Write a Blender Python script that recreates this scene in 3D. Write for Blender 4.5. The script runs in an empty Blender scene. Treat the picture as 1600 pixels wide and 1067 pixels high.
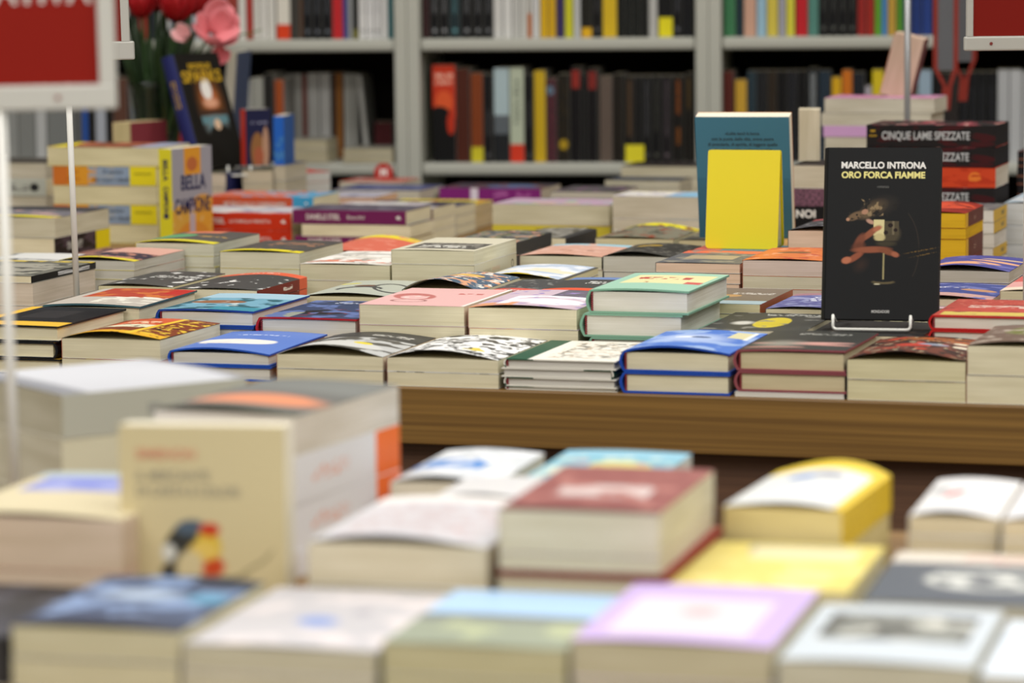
import bpy, bmesh, math, random
from mathutils import Vector, Matrix
random.seed(7)
D = bpy.data
C = bpy.context.scene.collection
sc = bpy.context.scene
R = math.radians

# ------------------------------------------------------------------ camera
FPX = 5200.0                      # focal length in pixels of the 1600 px wide frame
ZT = 0.76                         # table tops
CAM = Vector((0, 0, ZT + 0.545))
PITCH = math.atan(613.5 / FPX)
ROLL = 0.010
F_ = Vector((0, math.cos(PITCH), -math.sin(PITCH)))
U0 = Vector((0, math.sin(PITCH), math.cos(PITCH)))
R0 = Vector((1, 0, 0))
R_ = R0 * math.cos(ROLL) - U0 * math.sin(ROLL)
U_ = U0 * math.cos(ROLL) + R0 * math.sin(ROLL)
cam_d = D.cameras.new('camera')
cam = D.objects.new('camera', cam_d)
C.objects.link(cam)
m = Matrix.Identity(4)
for i in range(3):
    m[i][0], m[i][1], m[i][2], m[i][3] = R_[i], U_[i], -F_[i], CAM[i]
cam.matrix_world = m
cam_d.sensor_width = 36.0
cam_d.lens = FPX / 1600 * 36.0
cam_d.clip_start = 0.05
cam_d.dof.use_dof = True
cam_d.dof.focus_distance = 4.6
cam_d.dof.aperture_fstop = 4.3
cam_d.dof.aperture_blades = 9
sc.camera = cam

# ------------------------------------------------------------------ light and exposure
wd = D.worlds.new('shop_ambient')
sc.world = wd
wd.use_nodes = True
wd.node_tree.nodes['Background'].inputs[0].default_value = (1.0, 0.97, 0.92, 1)
wd.node_tree.nodes['Background'].inputs[1].default_value = 0.22

def area(name, loc, sx, sy, e, col=(1, .982, .955), rot=(0, 0, 0)):
    l = D.lights.new(name, 'AREA')
    l.shape = 'RECTANGLE'; l.size = sx; l.size_y = sy; l.energy = e; l.color = col
    o = D.objects.new(name, l); C.objects.link(o); o.location = loc; o.rotation_euler = rot
    return o
for _y, _e in ((-1.4, 30), (.6, 58), (2.2, 34), (4.3, 34), (6.2, 30)):
    for _x in (-1.5, 1.5):
        area('ceiling_lamp', (_x, _y, 2.95), 2.2, .5, _e)
vs = sc.view_settings
vs.view_transform = 'Standard'
vs.look = 'None'
vs.gamma = 1
vs.use_curve_mapping = False
vs.exposure = 0.1
try:
    sc.cycles.use_denoising = True
    sc.cycles.max_bounces = 8
except Exception:
    pass

# ------------------------------------------------------------------ projection helpers (where a photo pixel lies in the place)
def ray(px, py):
    return F_ + R_ * ((px - 800) / FPX) + U_ * ((533.5 - py) / FPX)
def at_z(px, py, z):
    d = ray(px, py)
    return CAM + d * ((z - CAM.z) / d.z)
def at_d(px, py, dist):
    return CAM + ray(px, py) * dist
def proj(p):
    q = p - CAM
    w = q.dot(F_)
    return 800 + FPX * q.dot(R_) / w, 533.5 - FPX * q.dot(U_) / w

class Frame:
    def __init__(s, px, py, z, yaw):
        s.o = at_z(px, py, z); s.z = z; s.yaw = yaw
        s.eu = Vector((math.cos(yaw), -math.sin(yaw), 0)); s.ev = Vector((math.sin(yaw), math.cos(yaw), 0))
    def at_v(s, px, py, v):
        d = ray(px, py)
        return CAM + d * ((v - (CAM - s.o).dot(s.ev)) / d.dot(s.ev))
    def uv(s, p):
        return (p - s.o).dot(s.eu), (p - s.o).dot(s.ev)
    def pt(s, u, v, z=0):
        return s.o + s.eu * u + s.ev * v + Vector((0, 0, z))
FR = Frame(800, 610, ZT, R(17.2))       # rear table
FF = Frame(800, 1124, ZT, R(14.5))      # near table

# ------------------------------------------------------------------ materials
def lin(c):
    if isinstance(c, str):
        c = [int(c[i:i + 2], 16) for i in (0, 2, 4)]
    r = []
    for x in c[:3]:
        x /= 255.0
        r.append(x / 12.92 if x <= .04045 else ((x + .055) / 1.055) ** 2.4)
    return (*r, 1.0)
MC = {}
def new_mat(name):
    mt = D.materials.new(name); mt.use_nodes = True
    nt = mt.node_tree
    return mt, nt, nt.nodes['Principled BSDF']
def plain(col, rough=.5, metal=0, name='plain', spec=.4):
    k = ('p', str(col), rough, metal, name)
    if k not in MC:
        mt, nt, b = new_mat(name)
        b.inputs['Base Color'].default_value = lin(col)
        b.inputs['Roughness'].default_value = rough
        b.inputs['Metallic'].default_value = metal
        b.inputs['Specular IOR Level'].default_value = spec
        n = nt.nodes.new('ShaderNodeTexNoise'); n.inputs['Scale'].default_value = 60
        mr = nt.nodes.new('ShaderNodeMapRange'); mr.inputs[3].default_value = max(0, rough - .06); mr.inputs[4].default_value = min(1, rough + .06)
        nt.links.new(n.outputs[0], mr.inputs[0]); nt.links.new(mr.outputs[0], b.inputs['Roughness'])
        MC[k] = mt
    return MC[k]
def pages(col):
    k = ('pg', str(col))
    if k not in MC:
        mt, nt, b = new_mat('page_edges')
        tc = nt.nodes.new('ShaderNodeTexCoord'); mp = nt.nodes.new('ShaderNodeMapping')
        mp.inputs['Scale'].default_value = (5, 5, 1300)
        n = nt.nodes.new('ShaderNodeTexNoise'); n.inputs['Scale'].default_value = 1; n.inputs['Detail'].default_value = 3
        mp2 = nt.nodes.new('ShaderNodeMapping'); mp2.inputs['Scale'].default_value = (9, 9, 60)
        n2 = nt.nodes.new('ShaderNodeTexNoise'); n2.inputs['Scale'].default_value = 1
        ad = nt.nodes.new('ShaderNodeMath'); ad.operation = 'MULTIPLY'
        mr = nt.nodes.new('ShaderNodeMapRange'); mr.inputs[1].default_value = .12; mr.inputs[2].default_value = .38
        mx = nt.nodes.new('ShaderNodeMix'); mx.data_type = 'RGBA'
        c = lin(col)
        mx.inputs[6].default_value = (c[0] * .78, c[1] * .76, c[2] * .7, 1); mx.inputs[7].default_value = c
        nt.links.new(tc.outputs['Object'], mp.inputs[0]); nt.links.new(mp.outputs[0], n.inputs[0])
        nt.links.new(tc.outputs['Object'], mp2.inputs[0]); nt.links.new(mp2.outputs[0], n2.inputs[0])
        nt.links.new(n.outputs[0], ad.inputs[0]); nt.links.new(n2.outputs[0], ad.inputs[1])
        nt.links.new(ad.outputs[0], mr.inputs[0]); nt.links.new(mr.outputs[0], mx.inputs[0])
        nt.links.new(mx.outputs[2], b.inputs['Base Color'])
        b.inputs['Roughness'].default_value = .85; b.inputs['Specular IOR Level'].default_value = .15
        MC[k] = mt
    return MC[k]
ASP = 1.5
def art(base, *layers, rough=.46, wob=0.0):
    """cover design on the cover's own u (spine to fore-edge) and v (foot to head): r rectangle, e ellipse, n blotches, t lines of type, o ring"""
    k = ('a', str(base), str(layers), rough, wob)
    if k in MC:
        return MC[k]
    mt, nt, b = new_mat('cover_print')
    N, L = nt.nodes, nt.links
    uv = N.new('ShaderNodeUVMap'); uv.uv_map = 'UVMap'
    sc_ = N.new('ShaderNodeVectorMath'); sc_.operation = 'MULTIPLY'; sc_.inputs[1].default_value = (1, ASP, 1)
    L.new(uv.outputs[0], sc_.inputs[0])
    P = sc_.outputs[0]
    if wob:
        nz = N.new('ShaderNodeTexNoise'); nz.inputs['Scale'].default_value = 7
        L.new(P, nz.inputs['Vector'])
        s1 = N.new('ShaderNodeVectorMath'); s1.operation = 'SUBTRACT'; s1.inputs[1].default_value = (.5, .5, .5)
        s2 = N.new('ShaderNodeVectorMath'); s2.operation = 'SCALE'; s2.inputs['Scale'].default_value = wob
        s3 = N.new('ShaderNodeVectorMath'); s3.operation = 'ADD'
        L.new(nz.outputs['Color'], s1.inputs[0]); L.new(s1.outputs[0], s2.inputs[0]); L.new(s2.outputs[0], s3.inputs[0]); L.new(P, s3.inputs[1])
        P = s3.outputs[0]
    cur = None
    def math_(op, a, bb):
        n = N.new('ShaderNodeMath'); n.operation = op
        for i, x in enumerate((a, bb)):
            if hasattr(x, 'links'): L.new(x, n.inputs[i])
            else: n.inputs[i].default_value = x
        return n.outputs[0]
    def shape(cu, cv, hu, hv, rot=0, ell=False, soft=.04):
        a = N.new('ShaderNodeVectorMath'); a.operation = 'SUBTRACT'; a.inputs[1].default_value = (cu, cv * ASP, 0); L.new(P, a.inputs[0])
        o = a.outputs[0]
        if rot:
            r = N.new('ShaderNodeVectorRotate'); r.rotation_type = 'Z_AXIS'; r.inputs['Angle'].default_value = -R(rot); L.new(o, r.inputs['Vector']); o = r.outputs[0]
        d = N.new('ShaderNodeVectorMath'); d.operation = 'DIVIDE'; d.inputs[1].default_value = (hu, hv * ASP, 1); L.new(o, d.inputs[0])
        if ell:
            l = N.new('ShaderNodeVectorMath'); l.operation = 'LENGTH'; L.new(d.outputs[0], l.inputs[0]); v = l.outputs['Value']
        else:
            ab = N.new('ShaderNodeVectorMath'); ab.operation = 'ABSOLUTE'; L.new(d.outputs[0], ab.inputs[0])
            sp = N.new('ShaderNodeSeparateXYZ'); L.new(ab.outputs[0], sp.inputs[0]); v = math_('MAXIMUM', sp.outputs[0], sp.outputs[1])
        return v
    def below(v, soft=.04):
        mr = N.new('ShaderNodeMapRange'); mr.inputs[1].default_value = 1 - soft; mr.inputs[2].default_value = 1 + soft * .2; mr.inputs[3].default_value = 1; mr.inputs[4].default_value = 0
        L.new(v, mr.inputs[0]); return mr.outputs[0]
    for li, ly in enumerate(layers):
        t = ly[0]; col = ly[1]; a = ly[2:]
        if t == 'r':
            u0, v0, u1, v1 = a[:4]
            f = below(shape((u0 + u1) / 2, (v0 + v1) / 2, (u1 - u0) / 2, (v1 - v0) / 2), .01)
        elif t == 'e':
            f = below(shape(*a[:4], rot=a[4] if len(a) > 4 else 0, ell=True), a[5] if len(a) > 5 else .08)
        elif t == 'o':
            w = a[5] if len(a) > 5 else .1
            v = shape(*a[:4], rot=a[4] if len(a) > 4 else 0, ell=True)
            f = math_('MULTIPLY', below(v, .03), math_('GREATER_THAN', v, 1 - w))
        elif t == 'n':
            s, th = a[:2]; box = a[2] if len(a) > 2 else None
            n = N.new('ShaderNodeTexNoise'); n.inputs['Scale'].default_value = s; n.inputs['Detail'].default_value = 2
            of = N.new('ShaderNodeVectorMath'); of.operation = 'ADD'; of.inputs[1].default_value = (li * 3.7 + len(str(layers)) * .31, li * 1.3, 0); L.new(P, of.inputs[0]); L.new(of.outputs[0], n.inputs['Vector'])
            mr = N.new('ShaderNodeMapRange'); mr.inputs[1].default_value = th; mr.inputs[2].default_value = th + .05; L.new(n.outputs[0], mr.inputs[0]); f = mr.outputs[0]
            if box:
                u0, v0, u1, v1 = box
                f = math_('MULTIPLY', f, below(shape((u0 + u1) / 2, (v0 + v1) / 2, (u1 - u0) / 2, (v1 - v0) / 2), .02))
        elif t == 't':
            u0, v0, u1, v1, rows = a[:5]; dens = a[5] if len(a) > 5 else 26
            f0 = below(shape((u0 + u1) / 2, (v0 + v1) / 2, (u1 - u0) / 2, (v1 - v0) / 2), .01)
            sp = N.new('ShaderNodeSeparateXYZ'); L.new(P, sp.inputs[0])
            q = math_('MULTIPLY', math_('SUBTRACT', sp.outputs[1], v0 * ASP), rows / ((v1 - v0) * ASP))
            st = math_('LESS_THAN', math_('FRACT', q, 0), .62)
            cb = N.new('ShaderNodeCombineXYZ'); L.new(math_('MULTIPLY', sp.outputs[0], dens), cb.inputs[0]); L.new(math_('MULTIPLY', math_('FLOOR', q, 0), 9.3), cb.inputs[1])
            L.new(math_('MULTIPLY', q, 1.6), cb.inputs[2])
            n = N.new('ShaderNodeTexNoise'); n.inputs['Scale'].default_value = 1.0; n.inputs['Detail'].default_value = 1; L.new(cb.outputs[0], n.inputs['Vector'])
            f = math_('MULTIPLY', math_('MULTIPLY', f0, st), math_('GREATER_THAN', n.outputs[0], .47))
        mx = N.new('ShaderNodeMix'); mx.data_type = 'RGBA'
        L.new(f, mx.inputs[0])
        if cur is None: mx.inputs[6].default_value = lin(base)
        else: L.new(cur, mx.inputs[6])
        mx.inputs[7].default_value = lin(col)
        cur = mx.outputs[2]
    if cur is None: b.inputs['Base Color'].default_value = lin(base)
    else: L.new(cur, b.inputs['Base Color'])
    b.inputs['Roughness'].default_value = rough
    b.inputs['Specular IOR Level'].default_value = .2
    MC[k] = mt
    return mt
def wood(c1, c2, name='wood_grain'):
    mt, nt, b = new_mat(name)
    tc = nt.nodes.new('ShaderNodeTexCoord'); mp = nt.nodes.new('ShaderNodeMapping'); mp.inputs['Scale'].default_value = (1.3, 30, 150)
    n = nt.nodes.new('ShaderNodeTexNoise'); n.inputs['Scale'].default_value = 1.0; n.inputs['Detail'].default_value = 5; n.inputs['Distortion'].default_value = .6
    mr = nt.nodes.new('ShaderNodeMapRange'); mr.inputs[1].default_value = .35; mr.inputs[2].default_value = .68
    mx = nt.nodes.new('ShaderNodeMix'); mx.data_type = 'RGBA'; mx.inputs[6].default_value = lin(c1); mx.inputs[7].default_value = lin(c2)
    nt.links.new(tc.outputs['Object'], mp.inputs[0]); nt.links.new(mp.outputs[0], n.inputs[0]); nt.links.new(n.outputs[0], mr.inputs[0]); nt.links.new(mr.outputs[0], mx.inputs[0]); nt.links.new(mx.outputs[2], b.inputs['Base Color'])
    b.inputs['Roughness'].default_value = .45
    return mt

# ------------------------------------------------------------------ object helpers
def link_mesh(name, me, mats=(), parent=None):
    o = D.objects.new(name, me); C.objects.link(o)
    for mt in (mats if isinstance(mats, (list, tuple)) else [mats]):
        me.materials.append(mt)
    if parent: o.parent = parent
    return o
def bm_obj(name, bm, mats, parent=None, smooth=False):
    me = D.meshes.new(name)
    bmesh.ops.recalc_face_normals(bm, faces=bm.faces)
    bm.to_mesh(me); bm.free()
    if smooth:
        for p in me.polygons: p.use_smooth = True
    return link_mesh(name, me, mats, parent)
def tag(o, label, cat, group=None, kind=None):
    if label: o['label'] = label
    if cat: o['category'] = cat
    if group: o['group'] = group
    if kind: o['kind'] = kind
    return o
def empty(name, mat):
    o = D.objects.new(name, None); C.objects.link(o); o.empty_display_size = .05; o.matrix_world = mat
    return o
def add_box(bm, x0, x1, y0, y1, z0, z1, mi=0, bev=0):
    vs_ = [bm.verts.new((x, y, z)) for x in (x0, x1) for y in (y0, y1) for z in (z0, z1)]
    fs = [(0, 1, 3, 2), (4, 6, 7, 5), (0, 4, 5, 1), (2, 3, 7, 6), (0, 2, 6, 4), (1, 5, 7, 3)]
    new = [bm.faces.new([vs_[i] for i in f]) for f in fs]
    for f in new: f.material_index = mi
    if bev:
        es = list({e for f in new for e in f.edges})
        bmesh.ops.bevel(bm, geom=es, offset=bev, segments=2, affect='EDGES', profile=.5)
def tube(bm, pts, r, n=10, closed=False):
    """a round wire through pts; r is a number or one radius per point"""
    pts = [Vector(p) for p in pts]; rings = []
    for i, p in enumerate(pts):
        a = pts[i - 1] if i else p; b = pts[i + 1] if i + 1 < len(pts) else p
        t = (b - a).normalized()
        if i == 0: ref = Vector((0, 0, 1)) if abs(t.z) < .9 else Vector((1, 0, 0)); nx = t.cross(ref).normalized()
        else: nx = (nx - t * nx.dot(t)).normalized()
        ny = t.cross(nx); rr = r[i] if isinstance(r, (list, tuple)) else r
        rings.append([bm.verts.new(p + (nx * math.cos(2 * math.pi * k / n) + ny * math.sin(2 * math.pi * k / n)) * rr) for k in range(n)])
    for a, b in zip(rings, rings[1:]):
        for k in range(n): bm.faces.new((a[k], a[(k + 1) % n], b[(k + 1) % n], b[k]))
    bm.faces.new(rings[0][::-1]); bm.faces.new(rings[-1])
def bend(pts, rad=.008, seg=5):
    """round the corners of a polyline"""
    pts = [Vector(p) for p in pts]; out = [pts[0]]
    for i in range(1, len(pts) - 1):
        p = pts[i]; a = (pts[i - 1] - p); b = (pts[i + 1] - p)
        q = min(rad, a.length * .45, b.length * .45); a = p + a.normalized() * q; b = p + b.normalized() * q
        for k in range(seg + 1):
            t = k / seg; out.append(a * (1 - t) ** 2 + p * 2 * t * (1 - t) + b * t * t)
    out.append(pts[-1]); return out
def lathe(bm, prof, n=24, off=(0, 0, 0)):
    rings = [[bm.verts.new((off[0] + r * math.cos(2 * math.pi * k / n), off[1] + r * math.sin(2 * math.pi * k / n), off[2] + z)) for k in range(n)] for r, z in prof]
    for a, b in zip(rings, rings[1:]):
        for k in range(n): bm.faces.new((a[k], a[(k + 1) % n], b[(k + 1) % n], b[k]))
    bm.faces.new(rings[0][::-1]); bm.faces.new(rings[-1])
def text_part(name, body, mat, parent, local, size, bold=0.0, xs=1.0, align='CENTER', shear=0, fit=None):
    cu = D.curves.new(name, 'FONT'); cu.body = body; cu.size = size; cu.align_x = align; cu.align_y = 'CENTER'
    cu.offset = bold; cu.extrude = .00012; cu.shear = shear
    o = D.objects.new(name, cu); C.objects.link(o)
    bpy.context.view_layer.update()
    dg = bpy.context.evaluated_depsgraph_get()
    me = D.meshes.new_from_object(o.evaluated_get(dg))
    D.objects.remove(o)
    if fit:
        x0 = min(v.co.x for v in me.vertices); x1 = max(v.co.x for v in me.vertices); xs = fit / (x1 - x0)
    for v in me.vertices: v.co.x *= xs
    me.materials.clear()
    host = next((c for c in parent.children if c.name.split('.')[0] in ('cover', 'poster')), parent)
    t = link_mesh(name, me, mat, host)
    t.matrix_local = local
    return t

# ------------------------------------------------------------------ the book
def cover_mesh(w, l, t, th, hc, curl, nx, ny, cap=False, far=False, tip=0.0):
    """one sheet folded round the block: back, spine, front. slots: 0 front print, 1 spine, 2 back and turn-in"""
    bm = bmesh.new(); uvl = bm.loops.layers.uv.new('UVMap')
    x0, x1 = -w / 2, w / 2
    prof = []          # outer x,z  inner x,z  slot  u
    prof.append((x1, 0, x1, th, 2, 1)); prof.append((x0 + th, 0, x0 + th * 1.6, th, 2, 0))
    if hc:
        for k in range(5):
            a = k / 4.0; bulge = math.sin(a * math.pi) * min(.005, t * .2)
            prof.append((x0 + th * .35 - bulge, t * (.04 + .92 * a), x0 + th * 1.3 - bulge * .8, th + (t - 2 * th) * a, 1, a))
    else:
        prof.append((x0, th * .6, x0 + th, th, 1, 0)); prof.append((x0, t - th * .6, x0 + th, t - th, 1, 1))
    n0 = len(prof)
    for k in range(nx + 1):
        s = k / nx; x = x0 + th + (w - th) * s
        prof.append((x, t, max(x, x0 + th * 1.6), t - th, 0, s))
    V = []
    for j in range(ny + 1):
        yn = j / ny; y = l * yn; row = []
        for i, (xo, zo, xi, zi, mt, u) in enumerate(prof):
            dz = 0
            if i >= n0:
                s = prof[i][5]
                dz = curl * math.sin(math.pi * min(1, s ** .85)) * ((.35 + .65 * yn) if far else (1 - .55 * yn)) + tip * s ** 3 * (1 - yn) ** 2
            row.append((bm.verts.new((xo, y, zo + dz)), bm.verts.new((xi, y, zi + dz))))
        V.append(row)
    def face(vs_, mt, uvs=None):
        try: f = bm.faces.new(vs_)
        except ValueError: return
        f.material_index = mt; f.smooth = False
        for k, lp in enumerate(f.loops): lp[uvl].uv = uvs[k] if uvs else (.5, .02)
    for j in range(ny):
        va, vb = j / ny, (j + 1) / ny
        for i in range(len(prof) - 1):
            mt = prof[i + 1][4]
            ua, ub = prof[i][5], prof[i + 1][5]
            if i + 1 == n0: mt, ua, ub = 0, 0, 0
            if mt == 1 and prof[i][4] != 1: ua = ub
            face((V[j][i][0], V[j][i + 1][0], V[j + 1][i + 1][0], V[j + 1][i][0]), mt, ((ua, va), (ub, va), (ub, vb), (ua, vb)))
            face((V[j][i][1], V[j + 1][i][1], V[j + 1][i + 1][1], V[j][i + 1][1]), 2)
        for i in (0, len(prof) - 1):
            face((V[j][i][0], V[j + 1][i][0], V[j + 1][i][1], V[j][i][1]), 0 if (i and not hc) or cap else (1 if hc else 2), ((1, va), (1, vb), (1, vb), (1, va)))
    for i in range(len(prof) - 1):
        mt = 0 if cap else 1 if hc else prof[i + 1][4]
        for j in (0, ny):
            u = prof[i][5]
            face((V[j][i][0], V[j][i + 1][0], V[j][i + 1][1], V[j][i][1]), mt, ((u, j / ny),) * 4)
    bmesh.ops.recalc_face_normals(bm, faces=bm.faces)
    me = D.meshes.new('cover'); bm.to_mesh(me); bm.free()
    return me
GAP = .0003
class B:
    """what one book looks like: px thickness in the photo, kind pb/hc, cover print, spine, page tint, curl of the front cover"""
    def __init__(s, px, front='dddad2', spine=None, pg='cfc9b4', kind='pb', curl=0.0, o=None, desc=None, back=None, tip=0, dw=0, dx=0, dy=0, yaw=0, t=None, title=None, dd=0, cap=False, far=False):
        s.cap, s.far = cap, far
        s.px, s.kind, s.curl, s.o, s.desc, s.tip, s.dx, s.dy, s.yaw, s.t, s.title, s.dw, s.dd = px, kind, curl, o, desc, tip, dx, dy, yaw, t, title, dw, dd
        s.front = front if not isinstance(front, str) else art(front)
        s.spine = s.front if spine is None else (art(spine) if isinstance(spine, str) else spine)
        s.back = plain(back or ('e4e1d8' if kind == 'pb' else 'e0ddd0'), .5, name='card')
        s.pg = pages(pg)
    def copy(s, **kw):
        n = object.__new__(B); n.__dict__.update(s.__dict__); n.__dict__.update(kw); return n
def make_book(b, w, l, t, mat, label, group=None, name='book', curl=None, simple=False):
    root = empty(name, mat)
    if len(label.replace('-', ' ').split()) > 16: LONG.append(label)
    tag(root, label, 'book', group)
    hc = b.kind == 'hc'
    th = min(.0026, t * .12) if hc else .0005
    cv = b.curl if curl is None else curl
    nx, ny = (1, 1) if simple else (12, 5)
    me = cover_mesh(w, l, t, th, hc, cv, nx, ny, b.cap, b.far, tip=(b.tip if cv else 0))
    link_mesh('cover', me, [b.front, b.spine, b.back], root)
    bm = bmesh.new()
    ins = .003 if hc else .0004
    add_box(bm, -w / 2 + th * 1.7, w / 2 - ins, ins, l - ins, th + .0001, t - th - .0001, 0, 0)
    blk_ = bm_obj('page_block', bm, b.pg, root)
    if hc and not simple:
        bm = bmesh.new()
        n = 9
        for k in range(n):
            z = th + (t - 2 * th) * (k + .5) / n
            add_box(bm, -w / 2 + th * 1.2, -w / 2 + th * 1.2 + .0024, .0012, ins + .0006, z - (t - 2 * th) / n * .32, z + (t - 2 * th) / n * .32)
        bm_obj('headband', bm, plain('8a2b33', .7, name='headband_thread'), blk_)
    return root
ORD = ['topmost', 'second', 'third', 'fourth', 'fifth', 'sixth', 'seventh']
LONG = []
FOOT = []
def stack(fr, xl, xr, y, desc, books, v=None, d=None, o='H', depth=None, yaw=0, z0=None, fill=None, group=None, n_fill=None):
    """books piled at the place where the photo shows the front top edge running from (xl, y) to column xr"""
    p = at_d(xl, y, d) if d else fr.at_v(xl, y, v)
    a = fr.yaw + R(yaw)
    ex = Vector((math.cos(a), -math.sin(a), 0)); ey = Vector((math.sin(a), math.cos(a), 0))
    ur = (xr - 800) / FPX
    q = p - CAM
    wf = (ur * q.dot(F_) - q.dot(R_)) / (ex.dot(R_) - ur * ex.dot(F_))
    dist = q.dot(F_)
    base = fr.z if z0 is None else z0
    H = p.z - base
    ts = [(b.t if b.t else b.px * dist / FPX) for b in books]
    rem = H - sum(ts) - GAP * len(ts)
    bl = list(books)
    tl = ts[-1]
    if rem > .35 * tl and n_fill != 0:
        n = n_fill or max(1, round(rem / max(tl, .027)))
        fb = fill or books[-1]
        for k in range(n):
            bl.append(fb); ts.append(rem / n - GAP)
    else:
        s = (H - GAP * len(ts)) / sum(ts); ts = [t * s for t in ts]
    print('LAY %-34s d=%.2f u=%.2f..%.2f v=%.2f H=%.3f w=%.3f t=%s' % (desc[:34], dist, *(fr.uv(p)[0], fr.uv(p + ex * wf)[0], fr.uv(p)[1]), H, wf, ['%.3f' % t for t in ts]))
    z = p.z; roots = []
    N_ = len(bl)
    for i, (b, t) in enumerate(zip(bl, ts)):
        oo = b.o or o
        z -= t
        if oo in 'HB':
            w = wf + b.dw; l = (depth or max(.195, min(.225, wf * 1.48))) + b.dd; dep = l
        else:
            l = wf + b.dw; w = (depth or l * .66) + b.dd; dep = w
        off = 0
        if b.kind == 'hc' and oo in 'HB': w -= .0056; off = .0028 if oo == 'H' else -.0028
        ctr = p + ex * (wf / 2 + b.dx + off) + ey * (dep / 2 + b.dy)
        j = 0 if i == 0 else random.uniform(-.8, .8)
        ang = -(a + R(b.yaw + j)) + {'H': 0, 'B': math.pi, 'S': math.pi / 2, 'F': -math.pi / 2}[oo]
        rm = Matrix.Rotation(ang, 4, 'Z')
        org = Vector((ctr.x, ctr.y, z)) - (rm @ Vector((0, l / 2, 0)))
        mat = Matrix.Translation(org) @ rm
        dsc = b.desc or desc
        same = [k for k in range(N_) if (bl[k].desc or desc) == dsc]
        lab = dsc if len(same) == 1 else dsc + (', topmost copy' if i == same[0] else ', lowest copy' if i == same[-1] else ', %s copy' % ORD[same.index(i)])
        r = make_book(b, w, l, t, mat, lab, group, curl=(None if i == 0 or b.dy > .02 else 0))
        if b.title: b.title(r, w, l, t)
        roots.append(r)
        z -= GAP
        FOOT.append((dsc, r.name, [mat @ Vector(c) for c in ((-w / 2, 0, 0), (w / 2, 0, 0), (w / 2, l, 0), (-w / 2, l, 0))], mat.translation.z, mat.translation.z + t))
    return roots
def upright(b, w, h, t, base, yaw, lean, label, roll=0, group=None, curl=0):
    """a book standing on its foot with the front cover towards the shop, leaning back; base is the middle of its foot, at the front"""
    mat = Matrix.Translation(base) @ Matrix.Rotation(-yaw, 4, 'Z') @ Matrix.Rotation(R(roll), 4, 'Y') @ Matrix.Rotation(math.pi / 2 - R(lean), 4, 'X') @ Matrix.Translation((0, 0, -t))
    r = make_book(b, w, h, t, mat, label, group, curl=curl)
    if b.title: b.title(r, w, h, t)
    return r
def spine_text(body, mat, size, frac=.5, bold=0, fit=None, zf=.5, shear=0, hc=False):
    """type along the spine, reading upright when the book lies with its face up"""
    def f(r, w, l, t):
        loc = Matrix(((0, 0, -1, -w / 2 - .0003 - (min(.005, t * .2) - .0006 if hc else 0)), (-1, 0, 0, l * (1 - frac)), (0, 1, 0, t * zf), (0, 0, 0, 1)))
        text_part('spine_title', body, mat, r, loc, size, bold, fit=fit * l if fit else None, shear=shear)
    return f
def multi(*fs):
    def f(r, w, l, t):
        for g in fs: g(r, w, l, t)
    return f
def cover_text(body, mat, size, u, v, bold=0, fit=None):
    def f(r, w, l, t):
        text_part('title', body, mat, r, Matrix.Translation((-w / 2 + u * w, v * l, t + .0003)), size, bold, fit=fit * w if fit else None)
    return f
# ------------------------------------------------------------------ setting: floor, walls, ceiling
def struct(name, bm, mt):
    o = bm_obj(name, bm, mt); o['kind'] = 'structure'; return o
bm = bmesh.new(); add_box(bm, -4.5, 4.5, -2.5, 9.0, -.05, 0); struct('floor', bm, wood('4a3a2c', '5c4836', 'floor_boards'))
bm = bmesh.new(); add_box(bm, -4.5, 4.5, 8.9, 9.0, 0, 3.05); struct('wall_back', bm, plain('b9b6aa', .9, name='wall_paint'))
bm = bmesh.new(); add_box(bm, -4.6, -4.5, -2.5, 9.0, 0, 3.05); struct('wall_left', bm, plain('b9b6aa', .9, name='wall_paint'))
bm = bmesh.new(); add_box(bm, 4.5, 4.6, -2.5, 9.0, 0, 3.05); struct('wall_right', bm, plain('b9b6aa', .9, name='wall_paint'))
bm = bmesh.new(); add_box(bm, -4.5, 4.5, -2.6, -2.5, 0, 3.05); struct('wall_front', bm, plain('b9b6aa', .9, name='wall_paint'))
bm = bmesh.new(); add_box(bm, -4.6, 4.6, -2.6, 9.0, 3.0, 3.05); struct('ceiling', bm, plain('d8d6cc', .9, name='ceiling_paint'))

# ------------------------------------------------------------------ tables
oak = wood('6a4c20', '8a6730')
dark = wood('5a4030', '6a4c38', 'dark_wood')
def frame_mat(fr, u, v, z=0):
    mt = Matrix.Translation(Vector((fr.pt(u, v).x, fr.pt(u, v).y, z))) @ Matrix.Rotation(-fr.yaw, 4, 'Z')
    return mt
def table(name, fr, u0, u1, v0, v1, label):
    r = empty(name, frame_mat(fr, (u0 + u1) / 2, v0, 0)); w = (u1 - u0) / 2; dp = v1 - v0
    tag(r, label, 'table', 'wooden display tables')
    bm = bmesh.new(); add_box(bm, -w, w, 0, dp, ZT - .072, ZT, 0, .002); bm_obj('tabletop', bm, oak, r)
    bm = bmesh.new(); add_box(bm, -w + .03, w - .03, .035, dp - .035, .06, ZT - .073); bm_obj('base_cabinet', bm, dark, r)
    bm = bmesh.new(); add_box(bm, -w + .14, w - .14, .18, dp - .18, 0, .059); bm_obj('plinth', bm, plain('20201f', .6, name='black_plinth'), r)
    return r
table('display_table', FR, -1.5, 1.2, 0, 1.45, 'wooden table in the middle, its oak front edge showing under the rows of books')
table('display_table', FR, -2.15, 1.2, 1.455, 2.96, 'wooden table behind the oak-edged one, in front of the grey bookcases')
table('display_table', FF, -.78, .75, -.02, .82, 'wooden table closest to the viewer, covered by blurred books')

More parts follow.
